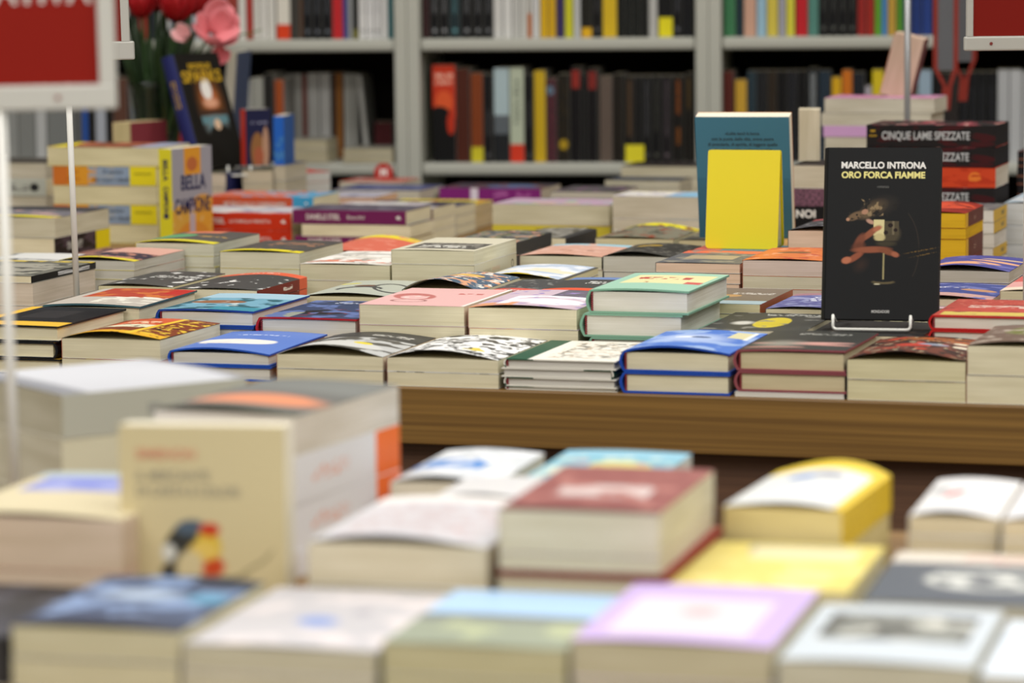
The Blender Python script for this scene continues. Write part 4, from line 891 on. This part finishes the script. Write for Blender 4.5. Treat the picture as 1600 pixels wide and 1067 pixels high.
ct = multi(spine_text('CINQUE LAME SPEZZATE', silver_ink, .019, .46, .0003, .68), spine_text('MAI', gold_ink, .005, .05, .0002, .035, .72), spine_text('CORLAND', gold_ink, .004, .05, .0001, .06, .5))
c1 = B(34, cl, cs, '1f1b1c', o='S', title=ct, back='b8301f')
c2 = B(31, 'b83a20', art('c2401f', ('e', 'd8742c', .5, .16, .3, .05), ('n', 'b03418', 4, .52)), 'c4b8a8', o='S', desc='orange-red spine in the pile of black spines with silver capitals')
stack(FR, 1354, 1556, 195, 'thick black spine with silver capitals behind the black book', [c1, c1.copy(px=31), c2, c1.copy(px=30)], d=5.62, n_fill=2, fill=c1.copy(title=None, o='S'))
yw = art('8a2418', ('e', 'c84a2c', .5, .4, .5, .3), ('n', '6a1c14', 4, .55), ('r', 'd8a41c', .96, -.1, 1.1, 1.1))
ys = art('5e1f18', ('r', 'd8aa1c', -.1, .86, 1.1, 1.1), ('t', 'b89a88', .35, .42, .65, .6, 1, 12))
yk = B(23, yw, ys, 'd8ae28', curl=.006, back='d0a41c')
stack(FR, 1400, 1509, 332, 'yellow-edged paperback with dark red spine, right of the black standing book', [yk.copy(o='B'), yk.copy(px=17, o='H'), yk.copy(px=32, o='B', curl=0)], d=5.12, n_fill=1, depth=.17)
q1 = B(15, art('55565a', ('n', '8a8a80', 4, .5)), art('cfa81c', ('t', '7a6a2c', .3, .2, .7, .6, 1, 6)), 'd4d2cc', o='B')
q2 = q1.copy(o='H')
stack(FR, 1470, 1553, 327, 'small yellow-spined book in the pile beside the yellow-edged paperbacks', [q1, q1.copy(px=14), q2.copy(px=17), q1.copy(px=15), q2.copy(px=14), q1.copy(px=12)], d=5.42, n_fill=0, depth=.14)
b = B(34, art('b4c6d2', ('n', 'd8dcde', 3, .5)), 'c8ccd0', 'cdd0d0', curl=.004)
stack(FR, 1568, 1720, 317, 'pale blue and white book at the right edge, behind the small yellow pile', [b, b.copy(px=30)], d=5.6)
b = B(24, art('2a2426', ('n', '6a2c28', 4, .56)), art('1c191b', ('n', '8a5a44', 4, .58)), 'a8a49a', o='S')
stack(FR, 1590, 1760, 236, 'dark spine at the right edge of the frame beyond the black spines', [b, b.copy(px=28), b.copy(px=30)], d=5.95)

# round red card at the foot of the bookcase
rc = at_d(597, 279, 7.07); rc.z = ZT + .545 - (283 + 80) * 7.05 / FPX + .001
rr_ = empty('round_tag', Matrix.Translation(rc) @ Matrix.Rotation(-R(8), 4, 'Z')); tag(rr_, 'small round red card with a white letter near the foot of the bookcase upright', 'card')
bm = bmesh.new(); bmesh.ops.create_cone(bm, cap_ends=True, segments=32, radius1=.0205, radius2=.0205, depth=.002, matrix=Matrix.Translation((0, .02, .0205)) @ Matrix.Rotation(math.pi / 2, 4, 'X')); bm_obj('disc', bm, plain('a82a22', .45, name='red_card'), rr_)
text_part('letter', 'M', white_ink, rr_, Matrix.Translation((0, .0188, .0205)) @ Matrix.Rotation(math.pi / 2, 4, 'X'), .022, .0006)
# ------------------------------------------------------------------ the black book on its stand
DK = '0c0d0e'
blk = art(DK, ('o', '352c24', .575, .41, .25, .26, 0, .03), ('r', DK, .26, .1, .72, .68), ('r', DK, .66, .1, .9, .25),
          ('e', '2a251f', .47, .66, .17, .06, 16, .7), ('e', '4c3f2e', .42, .65, .13, .045, 24, .6), ('e', '5e4e38', .35, .615, .1, .035, 16, .5), ('n', '8a7656', 16, .56, (.3, .6, .5, .7)), ('n', '17140f', 14, .56, (.3, .58, .62, .72)),
          ('e', '6e5840', .25, .6, .08, .024, 24, .3), ('n', '2c2218', 22, .55, (.17, .575, .33, .63)), ('e', 'b08468', .185, .58, .018, .011, 0, .3), ('e', 'a87e64', .335, .625, .034, .017, 20, .3), ('e', 'b48c78', .385, .568, .045, .014, -24, .4), ('e', '1a1410', .265, .607, .01, .006),
          ('e', '453d2c', .53, .5, .135, .07, 0, .25), ('r', '4a4230', .415, .492, .64, .572), ('r', 'd2c692', .415, .487, .51, .58), ('e', 'bdb07e', .47, .477, .055, .026, 0, .3), ('r', '6a604a', .58, .492, .6, .572), ('e', '1c0e0c', .565, .547, .023, .013), ('e', '1c0e0c', .525, .505, .02, .012), ('e', '1c0e0c', .61, .52, .018, .011), ('r', '17150f', .415, .45, .645, .457), ('e', '3a3424', .53, .44, .1, .018, 0, .5),
          ('e', '8c5138', .385, .5, .12, .021, 38, .35), ('e', 'a8664a', .45, .527, .05, .015, 24, .4), ('e', '74412d', .295, .455, .085, .028, 58, .4), ('e', '623624', .285, .42, .07, .034, 20, .5), ('e', '8a4e35', .4, .405, .19, .021, 2, .35), ('e', '7c472f', .55, .392, .11, .019, -16, .35), ('e', '9c5c42', .61, .378, .04, .017, -20, .4), ('e', '8a4c34', .255, .36, .1, .021, 32, .35), ('e', 'b06a4c', .18, .342, .05, .022, 14, .3), ('e', '2e1f18', .31, .315, .06, .055, -50, .9),
          ('r', '958c62', .502, .232, .517, .385), ('e', '5c5238', .51, .217, .11, .013, 0, .25), ('e', DK, .51, .224, .085, .007), ('e', 'd0c8a8', .455, .205, .032, .004, 0, .4), ('e', '6e5628', .84, .402, .16, .0045, 11, .6), ('e', '6e5628', .86, .378, .13, .004, 12, .6), ('n', DK, 70, .48, (.68, .36, 1.0, .44)), rough=.5)
blk_t = multi(cover_text('MARCELLO INTRONA', white_ink, .0115, .5, .895, .0004, .74), cover_text('ORO FORCA FIAMME', yellow_ink, .0115, .5, .838, .0004, .73), cover_text('romanzo', plain('6a6a66', .6, name='grey_print'), .0055, .5, .772, 0, .1), cover_text('MONDADORI', plain('a8a8a4', .6, name='grey_print'), .0048, .5, .045, .0002, .155))
zk = ZT + .545 - (522 + 80) * 4.235 / FPX + .0006
pk = at_z(1362, 517, zk)
wire_stand(Matrix.Translation((pk.x, pk.y, zk)) @ Matrix.Rotation(-R(12), 4, 'Z'), .099, 'white wire stand under the black book with the goblet picture', back=.105, up=.13, lip=.0195)
b = B(0, blk, '151618', 'cfc8b4', 'hc', back='17181a', title=blk_t)
ub = Vector((pk.x + .0135, pk.y + .025, zk + .0118))
upright(b, .1475, .2225, .024, ub, R(12), 11, 'black book showing a rat, a hand and a goblet, standing on a white wire stand')
# ------------------------------------------------------------------ near table (out of focus)
b = B(60, art('3c4a66', ('n', '7a90b4', 2.6, .5), ('e', 'a8b8cc', .45, .6, .3, .12, 0, .6), ('r', '2c3448', -.1, -.1, 1.1, .14), ('e', '5a92b0', .85, .6, .14, .12, 0, .5), ('r', '26344a', .6, .8, 1.1, 1.1)), '2c3038', 'c8c2a4', curl=.004)
stack(FF, 17, 280, 976, 'dark blue cloudy paperback in front of the beige standing book', [b, b], v=.02)
b = B(60, art('26262a', ('n', '3c3c44', 3, .5)), '141416', '3c3a3a', curl=.002)
stack(FF, -240, 8, 985, 'black-edged book at the extreme left of the nearest row', [b], v=.02)
b = B(66, art('b6b4b7', ('e', '7a90c4', .5, .42, .12, .1, 30, .4), ('e', '9a98a0', .66, .6, .06, .05, 0, .4), ('n', 'cfc8c8', 3, .55)), 'c8c4bc', 'c4bfa9', curl=.0015)
stack(FF, 285, 588, 1005, 'white paperback with a small blue figure, nearest row', [b, b], v=.02)
b = B(66, art('8f9684', ('r', 'a4c2e0', -.1, .55, 1.1, 1.1), ('r', '6d7272', -.1, .44, 1.1, .55), ('n', 'a9b08e', 2.4, .52, (.2, -.1, 1.1, .44))), '8a8c74', 'c2bc98', curl=.001)
stack(FF, 597, 884, 1003, 'paperback with pale blue head and olive foot, nearest row', [b, b], v=.02)
b = B(66, art('bca6d6', ('r', 'd2c8cc', .12, .12, .84, .74), ('e', 'b8a8ac', .5, .5, .12, .1, 0, .6)), 'b8b4a4', 'c4bca0', curl=.002)
stack(FF, 892, 1205, 998, 'lilac-bordered paperback, nearest row', [b, b], v=.02)
b = B(70, art('bcc4ca', ('r', '80827c', .1, .36, .9, .84), ('n', '4a4a46', 3, .5, (.1, .36, .9, .84)), ('n', 'c8c8be', 4, .58, (.1, .36, .9, .84))), 'c8ccca', 'c8c4b0', curl=.002)
stack(FF, 1214, 1520, 1030, 'pale paperback with a dark photograph panel, nearest row', [b, b], v=.02)
b = B(60, art('ccd4dc', ('n', 'b8c4d0', 3, .55)), 'c4c8c8', 'c8c4b4')
stack(FF, 1530, 1800, 1055, 'pale blue-grey paperback at the bottom right corner', [b], v=.02)

# second row
b = B(80, art('cabf9e', ('r', '7c86c4', .1, .52, 1.1, .9), ('n', '9aa0cc', 3, .5, (.1, .5, 1.1, 1.0)), ('r', 'a8b4b4', -.1, .86, 1.1, 1.1)), 'b8a890', 'cdb9a4', curl=.004, back='b87c74')
stack(FF, -90, 190, 803, 'thick paperback with lavender and tan cover, left of the beige book', [b, b], v=.25)
b = B(66, art('c8c7ca', ('n', 'c0bec4', 9, .55), ('t', 'b8a8a8', .1, .1, .9, .8, 8, 14), ('r', 'e0dcd8', -.1, .84, 1.1, 1.1), ('n', 'cc8a7a', 9, .7)), 'cfcac2', 'd0c6ae', curl=.008)
stack(FF, 480, 760, 846, 'white paperback with faint grey type and gaping cover, near table', [b, b.copy(px=50)], v=.25)
b = B(72, art('8e5652', ('r', 'c8b8b4', .2, .3, .8, .55), ('n', 'a87068', 4, .55), ('r', '6a3c3a', -.1, -.1, 1.1, .08)), 'b9b09c', 'd0cab4', curl=.0015)
stack(FF, 778, 1030, 795, 'thick mauve-red book with pale title, middle of the near table', [b.copy(px=68), b.copy(px=26), B(11, '8a2c1c', '8a2c1c', '7c2a1a', dw=.008, dx=.004, desc='thin red booklet under the thick mauve-red book', back='8a2c1c')], v=.255, depth=.225, n_fill=1, fill=b.copy(desc='cream-edged book at the foot of the thick mauve-red one'))
b = B(30, art('d6c670', ('r', 'a8a488', .25, .8, .8, .96), ('r', 'd8cca0', .3, .62, .9, .9), ('n', 'e4d88a', 3, .5, (-.1, -.1, 1.1, .6))), 'd8b83c', 'd6caa0', curl=.001)
stack(FF, 1034, 1325, 915, 'yellow-covered paperback lying low behind the lilac-bordered one', [b], v=.25, depth=.2)
b = B(60, art('d4d6d4', ('r', 'e0c23c', -.1, .8, 1.1, 1.1), ('r', 'e0c23c', .93, -.1, 1.1, 1.1), ('e', '5a7ab0', .4, .6, .14, .06, 20), ('e', '8a8c98', .6, .66, .14, .06), ('n', 'e0e2e0', 4, .5, (.1, .1, .85, .7))), art('e0be30', ('n', 'c8a42c', 12, .55)), 'd2c28c', curl=.012, o='B', back='e0c63c')
yf = art('d4d6d4', ('r', 'e0c23c', -.1, -.1, 1.1, .2), ('r', 'e0c23c', -.1, -.1, .07, 1.1), ('e', '5a7ab0', .6, .4, .14, .06, 20), ('e', '8a8c98', .4, .34, .14, .06))
stack(FF, 1130, 1316, 790, 'white and yellow paperback with thick yellow spine, on the near table', [b.copy(front=yf), b.copy(o='H', front=art('dcc64a'))], v=.47, yaw=4)
b = B(30, art('565c64', ('e', 'c0c2bc', .6, .45, .36, .2), ('e', '6a6e72', .6, .45, .3, .16), ('n', 'd0d2cc', 4, .52, (.3, .3, .9, .6)), ('r', 'cfc8bc', -.1, .78, 1.1, 1.1), ('t', 'c89a90', .4, .82, .95, .96, 2, 14)), '4a4e54', 'bcb8a8', curl=.001)
stack(FF, 1345, 1640, 938, 'dark grey paperback with a pale oval emblem, right side of the near table', [b], v=.245)

# third row
b = B(30, art('dcdcdc', ('e', 'cf5a54', .35, .5, .08, .14, -30, .3), ('r', 'b8b8b8', .05, .5, .25, .75)), 'd0cec8', 'd4c6a8', curl=.006)
stack(FF, 1420, 1560, 806, 'white paperback with a small red mark, right of the yellow-spined one', [b, b.copy(px=30)], v=.49)
b = B(30, art('dcdcde', ('n', 'c8ccd4', 3, .58)), 'd0cec8', 'd4c6a8', curl=.005)
stack(FF, 1566, 1720, 812, 'white paperback at the right edge, beside the one with a red mark', [b, b.copy(px=30)], v=.47)
b = B(34, art('cecdcc', ('n', 'c8c6ca', 7, .58)), 'd0cec8', 'd2cab8', curl=.008)
stack(FF, 668, 850, 782, 'plain white paperback with raised cover behind the one with grey type', [b, b], v=.476, depth=.122)
b = B(34, art('82b4c4', ('e', 'd8d48a', .6, .5, .25, .14), ('n', 'd0d8c8', 3, .55), ('n', 'c89a9a', 4, .62), ('r', '90c0d4', -.1, .8, 1.1, 1.1)), '7aa8b8', 'd0d4d0', curl=.003)
stack(FF, 810, 1015, 752, 'pale blue paperback with yellow and pink shapes behind the mauve-red book', [b, b], v=.605, depth=.19)
b = B(34, art('cdd1d4', ('r', '5a8ac8', .0, .3, .7, .6), ('n', 'e4e6e8', 4, .52)), 'd0d0cc', 'd2cab8', curl=.007)
stack(FF, 610, 772, 752, 'white paperback with a blue patch, beside the orange-tabbed stack', [b, b], v=.605, depth=.19)

# the tall blurred stack with orange tabs
osp = art('dad8d8', ('r', 'ea7030', -.1, -.1, 1.1, .24), ('n', 'dc9478', 16, .52, (.35, .5, .68, .84)), ('r', 'ea7030', -.1, -.1, 1.1, .24))
m1 = B(63, art('6a6a66', ('e', 'd88a64', .5, .3, .52, .16, 0, .3), ('r', '7a7c78', -.1, .6, 1.1, 1.1), ('r', '55574c', -.1, -.1, 1.1, .08)), '8a8a84', 'd6cec2', curl=.006, desc='thick paperback with grey and peach cover on top of the orange-tabbed stack')
m2 = B(74, 'dad8d8', osp, 'd6cec2', o='B', desc='white-spined paperback with orange tab in the stack behind the beige standing book')
stack(FF, 240, 460, 640, 'tall stack', [m1, m2, m2.copy(px=72)], v=.50, yaw=8, depth=.22, n_fill=1, fill=m2)
# the stack with the white top at the left
w1 = B(66, art('c6c8cd', ('r', '9a9ca2', -.1, -.1, 1.1, .06), ('r', '8a8c92', -.1, .86, 1.1, 1.1)), art('b2b2a4', ('t', '9a9a92', .3, .3, .7, .7, 1, 8)), 'bdb9a6', o='B', curl=.002, desc='grey-spined paperback with shiny white cover on the blurred left stack')
w2 = B(86, 'd0ccb8', art('cdc8ae'), 'c9c5b2', o='B', desc='thick cream book second in the blurred left stack')
stack(FF, -50, 97, 585, 'left stack', [w1, w2, w2.copy(px=60, desc='thick cream book at the foot of the blurred left stack')], d=3.26, yaw=40, depth=.2, n_fill=0)

# beige standing book
rose = plain('c4886a', .6, name='rose_print'); stone = plain('9a917a', .6, name='stone_print')
beige = art('c2b48c', ('e', 'c8a834', .45, 0.375, .17, .125, 0, .15), ('e', '33332f', .36, 0.385, .1, .12, -20, .2), ('e', '4c5a68', .42, 0.475, .1, .045, 10, .3), ('e', 'c4c4bc', .29, 0.345, .05, .05, 0, .3), ('e', 'b83a22', .54, 0.465, .07, .04, 0, .3), ('e', 'b84420', .55, 0.275, .09, .06, 0, .3), ('e', 'd2b45a', .5, 0.355, .1, .06, 0, .3), ('e', 'c2b48c', .42, 0.285, .09, .08, 0, .3), ('e', '2c2a2a', .29, 0.245, .06, .045, 0, .4), ('e', '8a7f60', .8, 0.275, .16, .008, 38, .4), ('e', '8a7f60', .88, 0.325, .1, .006, 55, .4), ('e', '8a7f60', .7, 0.225, .12, .007, 12, .4), ('e', '5a5444', .5, 0.210, .3, .02, 0, .5), rough=.5)
def beige_t(r, w, l, t):
    for s, mt, v, x, f in (('SIMENON', rose, .85, -.4, .36), ('IL MERCANTE', stone, .74, -.4, .44), ('DI CARTA E COLORI', stone, .66, -.4, .62)):
        text_part('title', s, mt, r, Matrix.Translation((w * x, l * v, t + .0003)), .011, .0003, align='LEFT', fit=w * f)
b = B(0, beige, 'c2b68c', 'ded8c4', title=beige_t)
pb = FF.at_v(318, 925, .29); pb.z = ZT + .0008
k = proj(pb); print('beige foot', k, (pb - CAM).dot(F_))
upright(b, .139, .160, .032, pb, FF.yaw * .6, 1.5, 'beige standing book with a coloured bird on its cover, near table')

# ------------------------------------------------------------------ sign stands
red = plain('7e150a', .5, name='red_poster', spec=.15); wplast = plain('b6b5ad', .4, name='white_plastic'); steel_ = plain('a8aaac', .35, .5, name='grey_metal')
def sign_stand(name, px, py, d, zb, w, h, y_bottom, label, bar=.014, foot=.02, body=None, pole=None, pr=.0048, yaw=0, lift=True, panel=True, txt_x=0, size=.03, lean=0, hole=True, wfoot=.0):
    pole = pole or plain('d4d3cc', .4, name='white_pole')
    p = at_d(px, py, d)
    r = empty(name, Matrix.Translation((p.x, p.y, zb)) @ Matrix.Rotation(-yaw, 4, 'Z') @ Matrix.Rotation(R(lean), 4, 'Y'))
    tag(r, label, 'sign')
    zbot = at_d(px, y_bottom, d).z - zb
    bm = bmesh.new(); lathe(bm, [(.034, 0), (.034, .002), (.031, .0035), (.008, .0045), (.006, .006)], 28); bm_obj('base_plate', bm, pole, r, True)
    bm = bmesh.new(); tube(bm, [(0, 0, .005), (0, 0, zbot + .004)], pr, 14); bm_obj('pole', bm, pole, r, True)
    bm = bmesh.new()
    add_box(bm, -w / 2 - wfoot, w / 2 + wfoot, -.006, .008, zbot, zbot + foot, 0, .002)
    for s in (-1, 1): add_box(bm, s * w / 2 - (bar if s > 0 else 0), s * w / 2 + (bar if s < 0 else 0), -.005, .007, zbot + foot + .0002, zbot + h)
    add_box(bm, -w / 2 + bar, w / 2 - bar, -.005, .007, zbot + h - bar, zbot + h)
    fr_ = bm_obj('frame', bm, wplast, r)
    bm = bmesh.new(); add_box(bm, -w / 2 + bar + .0003, w / 2 - bar - .0003, -.001, .002, zbot + foot + .0005, zbot + h - bar - .0003); bm_obj('poster', bm, red, r)
    if hole:
        bm = bmesh.new(); bmesh.ops.create_cone(bm, cap_ends=True, segments=14, radius1=.0022, radius2=.0022, depth=.001, matrix=Matrix.Translation((0 if hole is True else hole, -.0064, zbot + foot * .5)) @ Matrix.Rotation(math.pi / 2, 4, 'X'))
        bm_obj('screw', bm, plain('7c2c24', .5, name='rusty_red'), fr_)
    if body:
        text_part('lettering', body, plain('c9c8c2', .5, name='poster_white'), r, Matrix.Translation((txt_x, -.0012, zbot + foot + size * 2.2)) @ Matrix.Rotation(math.pi / 2, 4, 'X'), size, .001)
    return r, zbot
# near one: only the foot of its lettering is in the picture
d1 = 2.98
print('POLE', FF.uv(at_d(20, 775, d1)), FF.uv(at_d(-50,585,3.26)))
r1, zb1 = sign_stand('sign_stand', 25, 775, d1, ZT + .0006, .206, .21, 170, 'largest, most blurred red sign in a white frame on the near table', bar=.014, foot=.022, hole=.052, lean=-.6)
text_part('lettering', 'NARRATIVA', plain('c9c8c2', .5, name='poster_white'), r1, Matrix.Translation((.083, -.0013, at_d(100, 8, d1).z - ZT + .0125)) @ Matrix.Rotation(math.pi / 2, 4, 'X'), .036, .0006, align='RIGHT', fit=.166)
r2, zb2 = sign_stand('sign_stand', 121, 462, 4.78, ZT + .0006, .180, .22, 94, 'red sign partly hidden behind the biggest one, on a thin white pole', bar=.011, foot=.026, wfoot=.006, pr=.0044, lean=-.9, hole=False)
d3 = (FR.at_v(1604, 470, .461) - CAM).dot(F_)
r3, zb3 = sign_stand('sign_stand', 1604, 470, d3, ZT + .0006, .163, .2, 77, 'red sign in a white frame at the top right corner', bar=.008, foot=.0185, wfoot=.003, pr=.005, hole=-.05)
r4, zb4 = sign_stand('sign_stand', 1417, 300, 5.93, ZT + .0006, .2, .25, -150, 'sign on a grey metal pole behind the silver-lettered black spines', pole=steel_, pr=.0056, hole=False)

# ------------------------------------------------------------------ vase and flowers
glass = D.materials.new('vase_glass'); glass.use_nodes = True
g = glass.node_tree.nodes['Principled BSDF']; g.inputs['Transmission Weight'].default_value = 1; g.inputs['Roughness'].default_value = .02; g.inputs['IOR'].default_value = 1.45; g.inputs['Base Color'].default_value = (.93, .97, .95, 1)
vp = at_d(240, 187, 6.95); vp.z = ZT + .0006
v0 = empty('flower_vase', Matrix.Translation(vp)); tag(v0, 'clear glass vase of red tulips behind the left piles', 'vase')
bm = bmesh.new(); prof = [(.036, 0), (.04, .004), (.041, .03), (.044, .14), (.05, .268), (.052, .274), (.0495, .274), (.0475, .266), (.0415, .14), (.0385, .03), (.034, .012)]
lathe(bm, prof, 40); bm_obj('vessel', bm, glass, v0, True)
leaf_m = plain('24381a', .5, name='tulip_leaf'); stem_m = plain('2f4a22', .5, name='tulip_stem')
tul = plain('a3101a', .45, name='tulip_red'); pinkm = plain('d87f84', .55, name='pink_petal'); pale = plain('e0b0b0', .55, name='pale_pink_petal')
def petal(bm, L, W, cup, ang, tilt, n=6):
    """one curved petal standing on the origin"""
    rows = []
    M_ = Matrix.Rotation(ang, 4, 'Z')
    for i in range(n + 1):
        t = i / n; wd = W * math.sin(math.pi * (.12 + .84 * t)) ** .7
        rad = cup * math.sin(math.pi * min(1, t * .62 + .06)) + tilt * t * t
        row = []
        for k in (-2, -1, 0, 1, 2):
            a = k / 2 * wd / max(.008, rad + .008) * .5
            row.append(bm.verts.new(M_ @ Vector(((rad + .002) * math.cos(a), (rad + .002) * math.sin(a) + k * wd * .12, L * t))))
        rows.append(row)
    for a, b_ in zip(rows, rows[1:]):
        for k in range(4): bm.faces.new((a[k], a[k + 1], b_[k + 1], b_[k]))
def solid(o, th=.0012):
    md = o.modifiers.new('thickness', 'SOLIDIFY'); md.thickness = th
def tulip(px, py, d, label, seed, size=1.0, lean=0):
    rnd = random.Random(seed)
    top = at_d(px, py, d)
    foot = Vector((vp.x + rnd.uniform(-.018, .018), vp.y + rnd.uniform(-.018, .018), vp.z + .02))
    r = empty('tulip', Matrix.Translation(foot)); tag(r, label, 'flower', 'red tulips in the glass vase')
    mid = (foot + top) / 2 + Vector((rnd.uniform(-.01, .01), 0, .02)); mid.x += (vp.x - mid.x) * .35; mid.y += (vp.y - mid.y) * .35
    pts = [(foot * (1 - t) ** 2 + mid * 2 * t * (1 - t) + top * t * t) - foot for t in [k / 10 for k in range(11)]]
    bm = bmesh.new(); tube(bm, pts, .0034, 8); bm_obj('stem', bm, stem_m, r, True)
    bm = bmesh.new()
    for k in range(6): petal(bm, .052 * size * (1 if k % 2 else .95), .036 * size, .021 * size * (1 if k % 2 else .86), k * math.pi / 3 + seed, -.006)
    o = bm_obj('blossom', bm, tul, r, True); o.location = pts[-1]; solid(o)
    dirv = (pts[-1] - pts[-3]).normalized(); o.rotation_euler = (-dirv.y * .8, dirv.x * .8, 0)
    for s in range(8):
        bm = bmesh.new(); a0 = rnd.uniform(0, 6.28); n = 9; rows = []
        ln = rnd.uniform(.7, 1.0)
        for i in range(n + 1):
            t = i / n; c = pts[min(10, int(t * 10 * ln))] + Vector((math.cos(a0), math.sin(a0), 0)) * (.004 + .045 * t ** 2.2); wv = .023 * math.sin(math.pi * (.15 + .84 * t)) ** .8
            sd = Vector((-math.sin(a0), math.cos(a0), 0)) * wv
            rows.append([bm.verts.new(c - sd), bm.verts.new(c + Vector((math.cos(a0), math.sin(a0), 0)) * -.003), bm.verts.new(c + sd)])
        for a, b_ in zip(rows, rows[1:]):
            for k in range(2): bm.faces.new((a[k], a[k + 1], b_[k + 1], b_[k]))
        solid(bm_obj('leaf', bm, leaf_m, r, True), .0008)
for k, (px, py, dd, sz, words) in enumerate(((222, 27, 6.90, 1.30, 'red tulip closest to the white frame of the rear sign'), (246, 17, 7.00, 1.30, 'red tulip cut by the top of the picture, second from the sign'), (274, 33, 6.88, 1.62, 'large red tulip head hanging lowest in the vase'), (298, 23, 6.96, 1.43, 'red tulip between the largest head and the pink flower'), (318, 15, 6.98, 1.30, 'red tulip right above the pink flower'),
    (258, -17, 6.98, 1.30, 'red tulip rising above the top of the picture'), (232, -3, 6.92, 1.30, 'red tulip behind the one by the sign'), (290, -11, 6.98, 1.30, 'red tulip rising over the largest head'))):
    tulip(px, py, dd, words, k + 3, sz)
def frilly(px, py, d, label, seed):
    rnd = random.Random(seed); top = at_d(px, py, d)
    foot = Vector((vp.x + .012, vp.y - .01, vp.z + .03)); r = empty('pink_flower', Matrix.Translation(foot)); tag(r, label, 'flower')
    mid = (foot + top) / 2 + Vector((-.045, 0, .06))
    pts = [(foot * (1 - t) ** 2 + mid * 2 * t * (1 - t) + top * t * t) - foot for t in [k / 10 for k in range(11)]]
    bm = bmesh.new(); tube(bm, pts, .003, 8); bm_obj('stem', bm, stem_m, r, True)
    bm = bmesh.new()
    for k in range(14): petal(bm, .052 + rnd.uniform(-.006, .012), .044, .018 + rnd.uniform(0, .018), rnd.uniform(0, 6.28), .012 + .01 * (k % 3))
    o = bm_obj('blossom', bm, pinkm, r, True); o.location = pts[-1]; o.rotation_euler = (.9, .5, 0); solid(o)
    for q, (x, y, z) in enumerate(((-.05, -.01, -.005), (.012, -.015, -.05))):
        bm = bmesh.new()
        for k in range(5): petal(bm, .034, .022, .012, k * 1.26 + q, .008)
        o = bm_obj('side_blossom', bm, pale if q == 0 else pinkm, r, True); o.location = pts[-1] + Vector((x, y, z)); o.rotation_euler = (1.0, -.6 if q == 0 else .7, 0); solid(o)
    bm = bmesh.new(); e = pts[-1] + Vector((.05, 0, .0))
    tube(bm, [pts[-1] + Vector((0, 0, -.01)), e, e + Vector((.035, 0, .006)), e + Vector((.055, 0, .012))], [.002, .0018, .0015, .001], 7)
    tube(bm, [e + Vector((.02, 0, .003)), e + Vector((.035, 0, -.006))], .0012, 6)
    bm_obj('twig', bm, plain('5c7040', .5, name='green_twig'), r, True)
frilly(330, 56, 6.82, 'pink ruffled flower leaning out of the vase over the tilted dark book', 5)
# navy book leaning behind the flower
b = B(0, '2c3a5c', '34466c', 'd0ccbc', back='3c4c6c')
p = at_d(352, 116, 7.0)
nz = ZT + .0005
place_edge(b, .022, .14, .335, 338, 200, 7.08, nz, 8, 'tall navy book standing behind the pink flower, tilted to the right', roll=4.5, fore=True)

# ------------------------------------------------------------------ red and grey hanging straps
sr = plain('84200f', .5, name='red_strap'); sg = plain('5a5c60', .5, name='grey_panel')
def strap(px, py, d, w0, label, h=1.6):
    p = at_d(px, py, d)
    r = empty('hanging_strap', Matrix.Translation(p) @ Matrix.Rotation(-R(6), 4, 'Z')); tag(r, label, 'strap', 'red and grey straps hanging from the ceiling')
    top = 2.995 - p.z
    def strip(name, x0a, x1a, x0b, x1b, z0, z1, y0, y1, mt):
        bm = bmesh.new()
        v = [bm.verts.new(c) for c in ((x0a, y0, z0), (x1a, y0, z0), (x1b, y0, z1), (x0b, y0, z1), (x0a, y1, z0), (x1a, y1, z0), (x1b, y1, z1), (x0b, y1, z1))]
        for f in ((0, 1, 2, 3), (7, 6, 5, 4), (0, 4, 5, 1), (1, 5, 6, 2), (2, 6, 7, 3), (3, 7, 4, 0)): bm.faces.new([v[i] for i in f])
        bm_obj(name, bm, mt, r)
    e = .009
    strip('red_edge', -.004, .004, -w0 / 2, -w0 / 2 + e, .045, .085, 0, .006, sr)
    strip('red_edge', -w0 / 2, -w0 / 2 + e, -w0 / 2, -w0 / 2 + e, .0852, .55, 0, .006, sr)
    strip('red_edge', .0042, .012, w0 / 2 - e, w0 / 2, .045, .085, 0, .006, sr)
    strip('red_edge', w0 / 2 - e, w0 / 2, w0 / 2 - e, w0 / 2, .0852, .55, 0, .006, sr)
    strip('red_point', -.009, .009, -.006, .013, 0, .0448, 0, .006, sr)
    strip('grey_panel', -w0 / 2 + e + .0003, w0 / 2 - e - .0003, -w0 / 2 + e + .0003, w0 / 2 - e - .0003, .08, .55, .001, .005, sg)
    bm = bmesh.new(); tube(bm, [(0, .003, .55), (0, .003, top)], .003, 8); bm_obj('cord', bm, sr, r)
strap(1477, 172, 6.7, .05, 'red and grey strap hanging behind the grey pole, slimmer of the two')
strap(1504, 158, 6.78, .056, 'red and grey strap hanging nearer the red sign, wider of the two')
